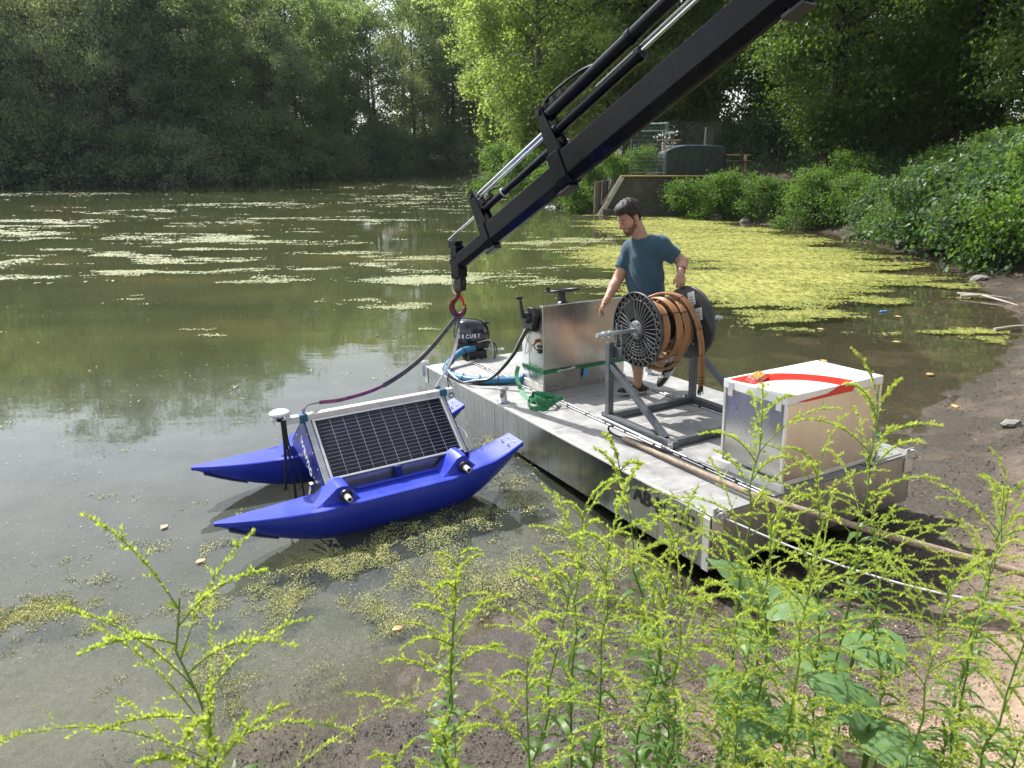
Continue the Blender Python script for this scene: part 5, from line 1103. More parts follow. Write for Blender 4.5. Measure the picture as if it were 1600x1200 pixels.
def legs(P):
    d = 9.
    for h, k, a in ((hipL, knL, anL), (hipR, knR, anR)):
        e = cone(P, h, k, .092, .062); cf = k+(a-k)*.35; e = smin(e, cone(P, k, cf, .058, .060), .03); e = smin(e, cone(P, cf, a, .060, .037), .04); d = np.minimum(d, e) if not np.isscalar(d) else e
    return d
def neck(P): return cone(P, nk-A3(0, 0, .05), HC-FWD*.035-UPH*.07, .071, .066)
HS = 1.10
def head(P): return head0((P-HC)/HS+HC)*HS
def head0(P):
    d = ell(P, hp(-.012, 0, .03), (.102, .078, .098), HX)
    d = smin(d, ell(P, hp(.018, 0, -.045), (.070, .060, .078), HX), .035)
    d = smin(d, cone(P, hp(.062, 0, -.105), hp(.050, 0, -.09), .026, .034), .03)      # chin
    for s_ in (-1, 1):
        d = smin(d, cone(P, hp(.0, s_*.052, -.075), hp(.055, s_*.022, -.10), .022, .022), .025)      # jaw
        d = smin(d, cone(P, hp(.058, s_*.040, -.025), hp(.045, s_*.055, -.022), .014, .012), .025)    # cheekbone
        d = smax(d, -ell(P, hp(.096, s_*.030, .008), (.016, .018, .010), HX), .014)        # eye socket
        d = smin(d, cone(P, hp(.083, s_*.016, .028), hp(.074, s_*.048, .027), .009, .008), .012)      # brow
        d = smin(d, ell(P, hp(.076, s_*.030, .008), (.013, .013, .011), HX), .004)
        e = ell(P, hp(-.014, s_*.080, -.008), (.020, .011, .032), HX); e = smax(e, -ell(P, hp(-.008, s_*.092, -.004), (.011, .007, .018), HX), .005); d = smin(d, e, .008)   # ear
    d = smin(d, cone(P, hp(.088, 0, .018), hp(.113, 0, -.028), .009, .0135), .012)           # nose
    for s_ in (-1, 1): d = smin(d, cone(P, hp(.097, s_*.012, -.030), hp(.094, s_*.013, -.030), .008, .007), .008)
    d = smin(d, cone(P, hp(.083, -.016, -.061), hp(.083, .016, -.061), .0085, .0085), .01); d = smin(d, cone(P, hp(.080, -.014, -.074), hp(.080, .014, -.074), .0085, .0085), .009)
    d = smax(d, -cone(P, hp(.093, -.020, -.0675), hp(.093, .020, -.0675), .0032, .0032), .004)
    return d
def hand(P, wr, dr, palm_n, side, curl, thumb_open=.5, sc=1.):
    """dr: direction of the fingers, palm_n: palm normal, side: direction towards the thumb"""
    dr = unit(dr); side = unit(side-dr*(side@dr)); pn = unit(palm_n-dr*(palm_n@dr)-side*(palm_n@side))
    kn = wr+dr*.085*sc; d = cone(P, wr-dr*.03, wr+dr*.02, .027, .027)
    d = smin(d, ell(P, wr+dr*.048*sc, (.042*sc, .050*sc, .017*sc), [side, dr, pn]), .018)
    for i, (o_, ln) in enumerate(((.030, .072), (.010, .080), (-.011, .075), (-.030, .060))):
        b = kn+side*o_*sc-dr*(.004 if i == 1 else .008+.004*abs(i-1)); th = curl[0]+i*.06; u1 = dr*math.cos(th)+pn*math.sin(th); m1 = b+u1*ln*.45*sc
        th += curl[1]; u2 = dr*math.cos(th)+pn*math.sin(th); m2 = m1+u2*ln*.32*sc; th += curl[2]; u3 = dr*math.cos(th)+pn*math.sin(th); m3 = m2+u3*ln*.25*sc
        e = cone(P, b-u1*.02, m1, .0105, .0095); e = smin(e, cone(P, m1, m2, .0093, .0085), .004); e = smin(e, cone(P, m2, m3, .0085, .0072), .004); d = smin(d, e, .006)
    tb = wr+dr*.028*sc+side*.026*sc; tm = tb+(dr*.75+side*thumb_open+pn*.25)*.038; tt = tm+(dr*.9+pn*.45+side*thumb_open*.3)*.030
    d = smin(d, cone(P, wr+dr*.012+side*.012, tb, .018, .0155), .014); d = smin(d, cone(P, tb, tm, .0145, .0115), .006); return smin(d, cone(P, tm, tt, .011, .0085), .005)
hR = dict(wr=wrR, dr=A3(-.52, -.10, -.85), palm_n=A3(.75, .15, -.50), side=A3(-.3, -.85, .1), curl=(.25, .45, .35))
hL = dict(wr=wrL, dr=A3(-.05, -.38, -.92), palm_n=A3(.35, .75, -.5), side=A3(-.9, .1, -.1), curl=(.35, .75, .5), thumb_open=.6)
def body(P):
    d = smin(torso(P, -.012), armR(P), .03); d = smin(d, armL(P), .03); d = smin(d, neck(P), .035); d = smin(d, legs(P), .05); return d
Vl = []; Fl = []; nb = 0
def acc_(f, lo, hi, h):
    global nb
    V, F = surfnet(f, lo, hi, h); Vl.append(V); Fl.append(F+nb); nb += len(V)
def cut_low(P): # body without head and hands detail
    return body(P)
acc_(body, (.82, 6.30, .46), (1.72, 6.95, 2.02), .0105)
acc_(lambda P: smin(smin(head(P), neck(P), .03), 9., .01), (.86, 6.38, 1.93), (1.30, 6.80, 2.32), .0042)
acc_(lambda P: smin(hand(P, **hR), armR(P), .012)+np.where((P-wrR)@unit(hR['dr']) < -.05, .05, 0), (.74, 6.40, 1.20), (.95, 6.62, 1.43), .0032)
acc_(lambda P: smin(hand(P, **hL), armL(P), .012)+np.where((P-wrL)@unit(hL['dr']) < -.05, .05, 0), (1.38, 6.08, 1.50), (1.58, 6.34, 1.74), .0032)
man = thing('person', 'young man with dark hair in a blue T-shirt walking behind the hose reel, head bowed', 'person', loc=(1.25, 6.62, .42)); OFF = np.array([1.25, 6.62, .42])
def mput(name, VF, mat): V, F = VF; return npmesh(name, V-OFF, F, mat, man, smooth=True)
mput('body', (np.concatenate(Vl), np.concatenate(Fl)), M['skin'])
def n3(P, s, sd=0):
    return fbm(P[..., 0]*s+P[..., 2]*s*.7, P[..., 1]*s-P[..., 2]*s*.6+sd, 3, 77+sd)-.5
def shirtf(P):
    g = .015; d = torso(P, g); d = smin(d, ell(P, chest-A3(0, 0, .14), (.175, .13, .3), TX), .05)
    aR = smax(armR(P, .020), (P-(shR+(elR-shR)*.66))@unit(elR-shR), .006); aL = smax(armL(P, .024), (P-(shL+(elL-shL)*.72))@unit(elL-shL), .006)
    d = smin(d, aR, .03); d = smin(d, aL, .03)
    # folds running down from the far shoulder and at the waist
    q = P-chest; w1 = np.sin(((q@L2)*1.0+(q[..., 2])*.9)*34+n3(P, 6)*6)*.011*np.clip(.9-(q[..., 2]+.05)*4, 0, 1); w2 = n3(P, 13, 3)*.026
    d = d+w1*.9+w2
    d = smax(d, 1.335-P[..., 2]+.02*((P-pel)@L2), .006); ncut = ell(P, nk+A3(-.015, -.012, .035), (.085, .082, .065), TX)
    return smax(d, -ncut, .006)
mput('tshirt', surfnet(shirtf, (.93, 6.32, 1.28), (1.60, 6.92, 2.0), .0085), M['shirt'])
def shortsf(P):
    d = smin(ell(P, pel, (.175, .13, .17), TX), 9., .01)
    for h, k in ((hipL, knL), (hipR, knR)):
        e = cone(P, h, k, .115, .092); e = smax(e, (P-(h+(k-h)*.82))@unit(k-h), .006); d = smin(d, e, .04)
    return smax(d+n3(P, 9)*.02, P[..., 2]-1.40, .01)
mput('shorts', surfnet(shortsf, (1.0, 6.35, .85), (1.50, 6.95, 1.45), .011), M['shorts'])
def hairf(P):
    P = (P-HC)/HS+HC; q = (P-HC); f_, l_, u_ = q@FWD, q@LFT, q@UPH
    d = ell(P, hp(-.016, 0, .040), (.116, .090, .112), HX)+n3(P, 38)*.026+np.abs(n3(P, 90, 5))*.026-.006
    d = smin(d, ell(P, hp(.026, .0, .112), (.060, .068, .036), HX)+n3(P, 55, 2)*.02, .02)
    face = np.maximum(.062-f_-.25*np.clip(u_-.04, 0, 1)*0, u_-.072)     # keep hair off the face
    d = smax(d, np.minimum(f_-(.018+.42*np.clip(u_-.0, 0, .2)), .078-u_), .008)     # hairline
    d = smax(d, -(u_+.068+.25*np.clip(f_, -1, .0)), .008)                   # nape
    ear = np.maximum(np.maximum(-.040-f_, f_-.012), u_-.030); return smax(d, -np.maximum(ear, .055-np.abs(l_)), .006)
mput('hair', surfnet(hairf, (.86, 6.38, 1.95), (1.26, 6.80, 2.34), .0042), M['hair'])
def beardf(P):
    q = (P-HC)/HS; f_, l_, u_ = q@FWD, q@LFT, q@UPH; d = head(P)-.0014
    reg = np.maximum(u_-(-.048+.9*np.clip(.045-f_, 0, .06)), np.maximum(-.128-u_, .004-f_)); mouth = np.maximum(np.abs(u_+.067)-.011, .072-f_)
    return smax(smax(d, reg, .002), -mouth, .003)
mput('beard', surfnet(beardf, (.90, 6.42, 1.95), (1.2, 6.76, 2.14), .0042), M['stubble'])
for s_ in (-1, 1):
    mb = MB(); c = hps(.0935, s_*.030, .0052)-OFF; mb.tube([c-LFT*.009, c+LFT*.009], .0022, 6); mb.obj('eyelid_line', M['eye'], man)
    mb = MB(); c = [hps(.0905, s_*.014, .032), hps(.0915, s_*.030, .036), hps(.078, s_*.050, .031)]; mb.tube([p-OFF for p in c], [.0035, .0042, .002], 6); mb.obj('eyebrow', M['hair'], man)
# watch
wd = unit(wrL-elL); wc_ = wrL-wd*.025-OFF; mb = MB(); mb.torus(wc_, wd, .0325, .006, 28, 6); mb.obj('watch_band', M['black'], man)
on_ = unit(A3(-.45, -.55, .5)-wd*(A3(-.45, -.55, .5)@wd)); Mw = basis(wd, np.cross(on_, wd), on_, wc_+on_*.033); mb = MB(); mb.box(-.018, .018, -.016, .016, -.004, .008, Mw); mb.obj('watch_case', M['blackpl'], man, .003)
# shoes
def shoe(heel, toe, up, ank):
    heel = np.array(heel); toe = np.array(toe); f_ = unit(toe-heel); up = unit(np.array(up)-f_*(np.array(up)@f_)); s_ = np.cross(f_, up); L_ = np.linalg.norm(toe-heel)
    def base(P):
        d = ell(P, heel+f_*L_*.30+up*.035, (L_*.36, .040, .055), [f_, s_, up]); d = smin(d, ell(P, heel+f_*L_*.68+up*.030, (L_*.36, .047, .040), [f_, s_, up]), .03)
        return smin(d, cone(P, heel+f_*L_*.22+up*.03, ank*.6+(heel+f_*L_*.22+up*.09)*.4, .042, .042), .02)
    fl_ = lambda P: (P-heel)@up
    up_f = lambda P: smax(smax(base(P), -(fl_(P)-.012), .004), (P-(heel+f_*.09*L_+up*.105))@unit(up*.9-f_*.35)*1.0, .008)
    so_f = lambda P: smax(smax(base(P)-.004, fl_(P)-.024, .003), -(fl_(P)+.006), .003)
    lo = np.minimum(heel, toe)-.1; hi = np.maximum(heel, toe)+.1; hi = np.maximum(hi, ank+.06)
    S_ = mput('shoe', surfnet(up_f, lo, hi, .0055), M['shoe'])
    V, F = surfnet(so_f, lo, hi, .0055); npmesh('sole', V-OFF, F, M['sole'], S_, smooth=True)
    for sd_ in (-1, 1):
        for k in range(3):
            mb = MB(); pts = []
            for j in range(6):
                p = heel+f_*L_*(.34+.085*k+.045*j)+up*(.022+.010*j); pts.append(p)
            # push out to the surface along the side
            out = []
            for p in pts:
                a_, b_ = 0., .08
                for _ in range(24):
                    m_ = (a_+b_)/2
                    if base((p+s_*sd_*m_)[None])[0] < 0: a_ = m_
                    else: b_ = m_
                out.append(p+s_*sd_*(a_+.0012)-OFF)
            mb.strap(out, .010, .002, tuple(f_)); mb.obj('side_stripe', M['sole'], S_)
shoe((1.325, 6.675, .425), (1.035, 6.555, .445), (0, 0, 1), anL)
shoe((1.635, 6.845, .665), (1.475, 6.715, .462), (.72, .42, -.55) if False else (-.60, -.35, .72), anR)
# ------------------------------------------------------------------ goldenrods
def make_golden(seed, H, nb_=17, spread=.20, leafy=1., topfrac=.50):
    rs = np.random.RandomState(seed); T = thing('goldenrod', '', 'goldenrod')
    lean = rs.randn(2)*.06; n = 14; st = np.array([[lean[0]*(i/n)**1.6*H+.006*rs.randn(), lean[1]*(i/n)**1.6*H+.006*rs.randn(), H*.97*i/n] for i in range(n+1)])
    mb = MB(); mb.tube([tuple(p) for p in st], [.0052*(1-.72*i/n) for i in range(n+1)], 7)
    def at(f_): q = f_*n; j = min(n-1, int(q)); return st[j]+(st[j+1]-st[j])*(q-j)
    bc = []; bd = []; bn = []; bl = []; bt = []
    for i in range(nb_):
        f_ = topfrac+(1-topfrac)*((i+.3)/nb_)**.85; az = i*2.4+rs.randn()*.35; p = at(min(f_, .995)); rel = (f_-topfrac)/(1-topfrac)
        ln = (spread*(1.35-.85*rel))*(.7+.6*rs.rand()); dx, dy = math.cos(az), math.sin(az); k = 15; pts = []
        el = .55+.60*rel+.15*rs.randn(); cur = p.copy(); stp = ln*1.25/k; droop = .045+.05*rs.rand()
        for j in range(k+1):
            pts.append(cur.copy()); cur = cur+np.array([dx*math.cos(el), dy*math.cos(el), math.sin(el)])*stp; el -= droop*(.5+1.1*j/k)
        pts = np.array(pts); mb.tube([tuple(q) for q in pts[::2]], [.0017-.0012*j/8 for j in range(len(pts[::2]))], 4, cap=False)
        # twigs with one-sided rows of buds
        for j in range(3, k+1):
            tdir = unit(pts[min(j+1, k)]-pts[j-1]); m_ = 14 if j > 4 else 5
            for q in range(m_):
                b = pts[j]+(pts[j-1]-pts[j])*rs.rand(); o_ = unit(np.array([0, 0, 1.])*.9+rs.randn(3)*.60+tdir*.7); bc.append(b); bd.append(o_); bn.append(unit(rs.randn(3))); bl.append(.0058+.0062*rs.rand()*(1-.3*rel)); bt.append(.35+.65*rs.rand())
            if j % 2 == 0 and j < k-1:
                sd_ = unit(np.cross(tdir, [0, 0, 1]))*(1 if (j//2) % 2 else -1); sl_ = ln*.20*(1-j/k*.6); tw = unit(sd_*.8+tdir*.7+np.array([0, 0, .45]))
                for q in range(12):
                    b = pts[j]+tw*sl_*(q/11)+np.array([0, 0, -.25])*sl_*(q/11)**2; o_ = unit(np.array([0, 0, 1.])+rs.randn(3)*.6+tw*.5); bc.append(b); bd.append(o_); bn.append(unit(rs.randn(3))); bl.append(.006+.006*rs.rand()); bt.append(.3+.7*rs.rand())
        # small leaf under each branch
        for q in range(2): bc.append(p); bd.append(unit(np.array([dx, dy, .5])+rs.randn(3)*.3)); bn.append(np.array([0, 0, 1.])); bl.append(.018+.014*rs.rand()); bt.append(.15)
    mb.obj('stem', M['stem'], T)
    me = T.children[0]; a_ = me.data.attributes.new('tint', 'FLOAT', 'POINT'); z_ = np.array([v.co.z for v in me.data.vertices]); a_.data.foreach_set('value', np.clip(z_/H, 0, 1).astype(np.float32))
    bl = np.array(bl); o = leafcloud('flower_plumes', np.array(bc), np.array(bd), np.array(bn), bl, bl*.42, M['lf_bud'], T, np.array(bt), .05); o['kind'] = 'stuff'
    # lanceolate leaves, 6-vertex blades
    nl = int(52*leafy); Vv = []; Ff = []; tt = []
    for i in range(nl):
        f_ = .10+.62*(i/nl); az = i*2.4+rs.randn()*.3; p = at(f_); L_ = (.125*(1-.6*f_))*(.75+.5*rs.rand()); w_ = L_*.165; d0 = np.array([math.cos(az), math.sin(az), .0]); s_ = np.array([-math.sin(az), math.cos(az), 0]); el = .75+.25*rs.randn(); cur = p.copy(); b0 = len(Vv)
        tw = rs.randn()*.3; s_ = unit(s_+np.array([0, 0, tw]))
        wd_ = (.25, .9, 1., .75, .35, .03)
        for j in range(6):
            Vv += [cur+s_*w_*wd_[j]*.5, cur-s_*w_*wd_[j]*.5, ]; cur = cur+(d0*math.cos(el)+np.array([0, 0, math.sin(el)]))*L_/5; el -= .30+.1*rs.rand()
        for j in range(5): Ff.append((b0+j*2, b0+j*2+1, b0+j*2+3, b0+j*2+2))
        tt += [.2+.6*rs.rand()]*12
    o = npmesh('leaves', np.array(Vv), np.array(Ff), M['lf_gold'], T, smooth=True, attrs={'tint': tt}); o['kind'] = 'stuff'
    return T
GP = [make_golden(21, 1.35, 19, .21, 1.0, .52), make_golden(22, 1.30, 15, .17, 1.1, .58), make_golden(23, 1.40, 22, .24, .95, .48), make_golden(24, 1.2, 13, .14, 1.2, .62), make_golden(25, 1.35, 17, .26, 1., .55)]
GH = [1.35, 1.30, 1.40, 1.2, 1.35]
# (x, y, z of the tip, variant, label)
GL = [(-.54, 1.15, 1.99, 4, 'blurred goldenrod at the lower left with long plumes arching to the left edge'), (-.22, 1.50, 1.77, 3, 'slender goldenrod with a sparse plume below the robot bow'), (-.04, 1.60, 1.80, 1, 'goldenrod below the gap between robot and pontoon'),
 (.13, 1.70, 1.84, 0, 'tall goldenrod right of the blue hull stern'), (.19, 1.55, 1.86, 2, 'bushy goldenrod at the bottom centre'), (.40, 1.75, 1.84, 1, 'goldenrod rising in front of the black lettering'),
 (.66, 1.75, 2.06, 2, 'tall bushy goldenrod in front of the pontoon corner'), (1.05, 1.90, 2.10, 0, 'tallest goldenrod reaching beside the right corner of the box lid'), (.98, 1.70, 1.95, 2, 'wide goldenrod in front of the dark pontoon end'), (1.25, 1.60, 1.94, 4, 'goldenrod at the right edge over the brown mud'),
 (1.04, 1.35, 1.81, 1, 'goldenrod at the lower right above the sandy soil'), (.58, 1.95, 1.93, 3, 'thin goldenrod spike against the grey side of the box'), (-.19, 1.80, 1.56, 3, 'small goldenrod standing on the mud shore'), (-.39, 1.50, 1.41, 3, 'low goldenrod with fine drooping plumes on the wet mud'),
 (-.71, 1.00, 1.90, 3, 'blurred single spike at the far left over the algae'), (.71, 1.50, 1.88, 0, 'goldenrod before the shadow under the pontoon'), (1.23, 1.80, 1.77, 1, 'goldenrod right of the stranded pole'),
 (.99, 1.20, 1.94, 3, 'near goldenrod at the lower right edge'), (.27, 1.35, 1.86, 4, 'goldenrod with a golden drooping plume at the bottom centre right'), (.05, 1.20, 1.74, 3, 'short leafy goldenrod at the bottom centre'), (.34, 1.00, 1.84, 1, 'near leafy goldenrod left of the broad leaves'),
 (.68, 1.25, 1.91, 2, 'thick goldenrod clump stem behind the broad leaves'),  (.78, 1.15, 1.93, 0, 'goldenrod leaning over the sandy soil'), 
 (.50, 1.60, 1.62, 3, 'short goldenrod below the pontoon lettering'), (.66, .85, 1.84, 4, 'nearest goldenrod at the bottom right, out of focus'), (.08, .85, 1.80, 3, 'nearest short goldenrod at the bottom edge'), (1.40, 1.75, 1.85, 0, 'goldenrod half outside the right edge'), 
  (1.10, 1.05, 1.86, 1, 'blurred leafy goldenrod in the lower right corner'), (.48, 1.28, 1.62, 3, 'low leafy goldenrod above the bottom edge'),
  (-.12, 1.18, 1.50, 3, 'short leafy shoot at the bottom left of centre'), (.42, 1.12, 1.60, 3, 'leafy shoot left of the low broad leaves'), (.74, 1.05, 1.62, 1, 'leafy shoot in front of the sandy soil'), (.96, .98, 1.66, 3, 'leafy shoot at the bottom right'), (.55, .95, 1.66, 3, 'bright leafy shoot at the bottom edge right of centre'), (.30, .82, 1.70, 1, 'blurred leafy shoot at the bottom edge'), (.62, 1.18, 1.58, 3, 'low leafy shoot amid the right-hand stems'), (.86, 1.22, 1.60, 3, 'low leafy shoot over the sand'),  (.78, .88, 1.72, 1, 'blurred leafy shoot near the right bottom corner'), (.44, .80, 1.74, 3, 'blurred leafy shoot right of the bottom centre'),  (.52, 1.40, 1.74, 2, 'bushy goldenrod left of the broad leaves'), ]
for i, (x, y, z, k, lb) in enumerate(GL):
    a = rnd.random()*6.28; bx, by = x+rnd.uniform(-.05, .05), y-.02+rnd.uniform(-.06, .06)
    zb = hz1(bx, by)-.02; s_ = (z-zb)/GH[k]; sx_g = min(1.25, max(.72, s_))
    r = put(GP[k], bx, by, a, (sx_g, sx_g, s_), lb, z=zb, dz=0, group='goldenrods growing on the bank in front')
    r.rotation_euler = (rnd.uniform(-.06, .06), rnd.uniform(-.05, .07), a)
# broad leaved plants
def broadleaf(label, x, y, z0, leaves, seed):
    rs = np.random.RandomState(seed); T = thing('broad_leaved_plant', label, 'plant', loc=(x, y, z0))
    for (az, el, L_, Wd_, h, tiltf) in leaves:
        nu, nv = 14, 10; Vv = []; tt = []; d0 = np.array([math.cos(az), math.sin(az), 0]); s_ = np.array([-math.sin(az), math.cos(az), 0])
        for i in range(nu+1):
            u_ = i/nu; w_ = Wd_*(math.sin(math.pi*min(1, u_*.93+.07)**.62)**.8); e_ = el-.9*u_; c = np.array([0, 0, h])+d0*L_*(u_*math.cos(el*.7))+np.array([0, 0, 1])*L_*(math.sin(el)*u_-.42*u_*u_)
            for j in range(nv+1):
                v_ = j/nv*2-1; p = c+s_*v_*w_*.5+np.array([0, 0, 1])*(-.06*abs(v_)+.075*math.sin(u_*30-abs(v_)*9)*.35+.012*math.sin(v_*9+u_*5)+.10*v_*tiltf)*L_*.6
                Vv.append(p); tt.append(.35+.4*rs.rand()+(.4 if abs(v_) < .06 else 0))
        k = nv+1; Ff = [(i*k+j, i*k+j+1, (i+1)*k+j+1, (i+1)*k+j) for i in range(nu) for j in range(nv)]
        o = npmesh('leaf', np.array(Vv), np.array(Ff), M['lf_burdock'], T, smooth=True, attrs={'tint': np.clip(tt, 0, 1)})
        mb = MB(); mb.tube(crv([(0, 0, -.1), tuple(np.array([0, 0, h*.6])+d0*.0), tuple(np.array([0, 0, h])+d0*.01)]), .005, 6); mb.obj('leaf_stalk', M['stem'], T)
    return T
for lb, x, y, z0, lv, sd_ in (('broad wrinkled green leaves rising below the pontoon corner', .98, 2.35, hz1(.98, 2.35), [(2.6, .9, .30, .20, .60, .4), (1.2, .5, .26, .20, .55, -.5), (-.6, .6, .26, .19, .58, .6), (-2.2, .3, .22, .16, .50, .2)], 1),
   ('broad wrinkled leaf between the right-hand goldenrods', 1.18, 2.05, hz1(1.18, 2.05), [(-1.5, .5, .26, .21, .62, .3), (.3, .4, .24, .17, .50, -.4), (2.8, .3, .24, .18, .45, .5)], 2),
   ('low broad leaves at the bottom edge beside a bright stem', .68, 1.62, hz1(.68, 1.62), [(-2.0, .5, .26, .19, .62, .3), (-.4, .6, .22, .16, .55, -.3), (1.8, .4, .24, .18, .58, .4)], 3),
   ('broad leaves in the lower right corner of the bank', .95, 1.5, hz1(.95, 1.5), [(-1.2, .4, .22, .16, .52, .3), (2.2, .5, .24, .17, .55, .3), (.6, .3, .2, .15, .45, .3)], 4)):
    broadleaf(lb, x, y, z0, lv, sd_)
# ------------------------------------------------------------------ small things: stones, driftwood, floating leaves, mud clods
def rock(name, label, x, y, s, seed, cat='stone', mat='stone', grp=None):
    rs = np.random.RandomState(seed); bm = bmesh.new(); bmesh.ops.create_icosphere(bm, subdivisions=2, radius=1); f1 = rs.randn(6, 3)
    for v in bm.verts:
        k = 1+sum(.09*math.sin(3*v.co.dot(Vector(f))+i) for i, f in enumerate(f1)); v.co = Vector((v.co.x*s[0]*k, v.co.y*s[1]*k, v.co.z*s[2]*k))
    me = bpy.data.meshes.new(name); bm.to_mesh(me); bm.free(); me.materials.append(M[mat]); o = bpy.data.objects.new(name, me); COL.objects.link(o); o.location = (x, y, max(0, hz1(x, y))+s[2]*.35); setp(o, label, cat, grp); return o
rock('stone', 'rounded grey stone at the waterline below the sunlit bushes', 8.4, 30.3, (.35, .25, .2), 1)
rock('stone', 'pale stone on the mud at the right edge', 4.95, 6.55, (.10, .07, .05), 2)
rock('stone', 'small stone near the foot of the bank bushes', 9.3, 28.9, (.2, .16, .12), 3)
rock('stone', 'flat stone in the mud beside the driftwood', 10.3, 15.6, (.2, .14, .08), 4)
for i, (x, y, s) in enumerate(((11.4, 20.6, .5), (11.3, 23.3, .35))):
    rock('root_stump', ('gnarled grey root lying under the dark bushes', 'mossy root clump at the water under the bushes')[i], x, y, (s, s*.6, s*.45), 6+i, 'root', 'timber')
def branchwood(name, lab, x, y, segs):
    T = thing(name, lab, 'driftwood', loc=(x, y, max(0, hz1(x, y))))
    for s_ in segs: mb = MB(); mb.tube(crv(s_), [.05-.0035*i for i in range(len(crv(s_)))] if len(crv(s_)) < 12 else [.03*(1-.8*i/len(crv(s_))) for i in range(len(crv(s_)))], 7); mb.obj('branch', M['coping'], T)
branchwood('driftwood', 'pale forked driftwood branch on the muddy right shore', 9.1, 13.5, [[(-.4, .12, .03), (0, 0, .06), (.45, -.15, .03)], [(-.06, 0, .06), (.06, -.35, .04), (.16, -.8, .02)], [(-.36, .3, .04), (-.06, .06, .07), (.2, .2, .04)]])
branchwood('driftwood', 'thin bare twig lying at the right edge of the mud', 7.9, 10.9, [[(-.3, 0, .03), (.2, .1, .06), (.7, .05, .03)]])
FLS = [(-2.62, 4.75, 'yellow leaf floating left of the near hull'), (-2.15, 4.28, 'pair of dry leaves floating before the near bow'), (-2.25, 5.75, 'orange leaf floating left of the hulls'), (-.68, 3.55, 'brown leaf on the water near the mud'), (.15, 4.05, 'tan leaf beside the pontoon corner'), (4.9, 11.0, 'orange leaf floating beyond the storage box'),
       (5.7, 10.2, 'pale leaf drifting right of the storage box'), (5.3, 8.6, 'yellow leaf on shallow brown water'), (4.2, 9.2, 'bright leaf behind the box lid'), (6.6, 11.9, 'red brown leaf near the right shore'), (4.9, 7.4, 'small pale leaf on the muddy shallows')]
t = NT('dead_leaf'); M['dead'] = t.end(t.pbr(t.ramp(t.noise(t.world(), 3, 2), [(.35, (.45, .20, .07)), (.65, (.6, .42, .16))]), .6))
for i, (x, y, lb) in enumerate(FLS):
    a = rnd.random()*6.28; s_ = .035 if y < 7 else .06; z0 = max(.012, hz1(x, y)+.01); k = 6; vs = []
    for j in range(k+1):
        u_ = j/k; w_ = math.sin(math.pi*u_)*.32; c = Vector((u_-.5, 0, .10*math.sin(u_*3)))
        for q in (-1, 0, 1): p = Vector((c.x, q*w_, c.z+.1*abs(q)*w_)); vs.append((p.x*s_*2, p.y*s_*2, p.z*s_))
    fs = [(j*3+q, j*3+q+1, (j+1)*3+q+1, (j+1)*3+q) for j in range(k) for q in (0, 1)]
    mb = MB(); mb.add(vs, fs, True); o = mb.obj('fallen_leaf', M['dead']); o.location = (x, y, z0); o.rotation_euler = (0, 0, a); setp(o, lb, 'leaf')
mb = MB(); mb.box(-.08, .08, -.02, .02, 0, .03); o = mb.obj('litter_piece', M['tagblue'], None, .012); o.location = (6.55, 12.3, .0); o.rotation_euler = (0, 0, .4); setp(o, 'small blue plastic piece floating near the right shore', 'litter')
# mud clods and pebbles
rs = np.random.RandomState(8); n = 130000; uu = rs.rand(n); y = 1/(1/1.2+(1/16-1/1.2)*uu); x = (-.75+1.6*rs.rand(n))*y; d_ = lake_sd(x, y); keep = (d_ > -.35+.3*rs.rand(n)) & (fbm(x*1.6, y*1.6, 3, 61) > .36); x, y = x[keep], y[keep]; n = len(x); z = np.maximum(hz(x, y), -.01)
s = .0022*(y**.6)*(.5+1.9*rs.rand(n)**3); oc = np.array([(1, 0, 0), (0, 1, 0), (-1, 0, 0), (0, -1, 0), (0, 0, .7), (0, 0, -.5)]); V = np.repeat(np.stack([x, y, z+s*.25], 1), 6, 0)+np.tile(oc, (n, 1))*np.repeat(s, 6)[:, None]*(.6+.8*rs.rand(n*6, 3))
of = np.array([(0, 1, 4), (1, 2, 4), (2, 3, 4), (3, 0, 4), (1, 0, 5), (2, 1, 5), (3, 2, 5), (0, 3, 5)]); F = (np.tile(of, (n, 1, 1))+(np.arange(n)*6)[:, None, None]).reshape(-1, 3)
d_ = lake_sd(x, y); o = npmesh('mud_clods', V, F, M['ground'], attrs={'dry': np.repeat(np.clip((z-.06)/.18, 0, 1), 6), 'sand': np.repeat(np.clip((d_-.9)/.7, 0, 1)*np.clip((x-.6)/.7, 0, 1)*(y < 5)*.9, 6), 'bed': np.zeros(n*6)}); setp(o, 'crumbs of mud and small pebbles scattered along the shore', 'mud clods', kind='stuff')

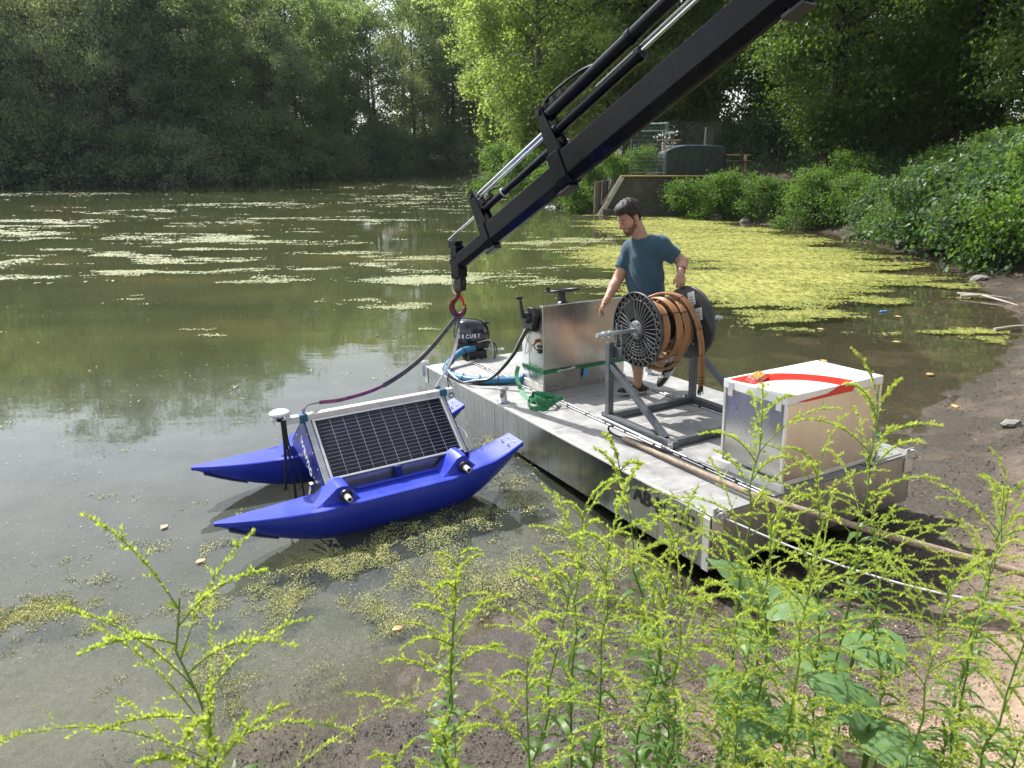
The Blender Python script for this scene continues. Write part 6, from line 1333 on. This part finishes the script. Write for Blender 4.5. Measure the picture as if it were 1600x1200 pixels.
# tiny pale debris on the shallow water
rs = np.random.RandomState(18); n = 15000; uu = rs.rand(n); y = 1/(1/2.4+(1/34-1/2.4)*uu); x = (-1.0+1.75*rs.rand(n))*y; keep = (lake_sd(x, y) < -.03) & (fbm(x*.9, y*.9, 4, 71) > .40+.25*rs.rand(n)-.15*(x > 1.8)); x, y = x[keep], y[keep]; n = len(x)
s = .0009*y**.9*(.5+1.2*rs.rand(n)**2); a = rs.rand(n)*6.28; P = np.zeros((n, 4, 3))
for k, (cx, cy) in enumerate(((-1, -.3), (.4, -.6), (1, .2), (-.3, .6))):
    P[:, k, 0] = x+(cx*np.cos(a)-cy*np.sin(a))*s; P[:, k, 1] = y+(cx*np.sin(a)+cy*np.cos(a))*s*1.3; P[:, k, 2] = .006+rs.rand(n)*s*.4
t = NT('floating_debris'); M['debris'] = t.end(t.pbr(t.mixc(t.attr('tint'), (.16, .14, .08), (.44, .41, .31)), .5))
o = npmesh('floating_debris', P.reshape(-1, 3), np.arange(n*4).reshape(-1, 4), M['debris'], attrs={'tint': np.repeat(rs.rand(n), 4)}); setp(o, 'tiny pale specks of plant debris drifting on the water', 'debris', kind='stuff')

# leaf litter on the right shore and bank
rs = np.random.RandomState(28); n = 60000; uu = rs.rand(n); y = 1/(1/1.3+(1/32-1/1.3)*uu); x = (.15+.75*rs.rand(n))*y; d_ = lake_sd(x, y); keep = (d_ > .02) & (fbm(x*1.2, y*1.2, 4, 81) > .40+.3*rs.rand(n)); x, y = x[keep], y[keep]; n = len(x)
C = np.stack([x, y, hz(x, y)+.006], 1); L_ = (.006+.0026*y)*(.4+1.3*rs.rand(n)**2)
t = NT('leaf_litter'); M['litter'] = t.end(t.pbr(t.mixc(t.attr('tint'), (.05, .032, .02), (.42, .30, .19)), .65))
o = leafcloud('leaf_litter', C, unit(rs.randn(n, 3)*np.array([1, 1, .15])), unit(rs.randn(n, 3)*.35+[0, 0, 1.]), L_, L_*.5, M['litter'], None, rs.rand(n)**1.5, .05); setp(o, 'brown leaf litter and bark bits scattered over the muddy shore', 'leaf litter', kind='stuff')
HAZE = .00014
# ------------------------------------------------------------------ haze
t = NT('haze_air'); v_ = t.n.new('ShaderNodeVolumePrincipled'); v_.inputs['Color'].default_value = (.80, .88, 1, 1); v_.inputs['Density'].default_value = HAZE; v_.inputs['Anisotropy'].default_value = .35
t.link(v_.outputs[0], t.out.inputs['Volume']); mb = MB(); mb.box(-130, 90, -40, 170, -3.5, 40); o = mb.obj('haze', t.m); setp(o, 'thin bluish summer haze over the pond', 'haze', kind='stuff')
S.cycles.volume_bounces = 0
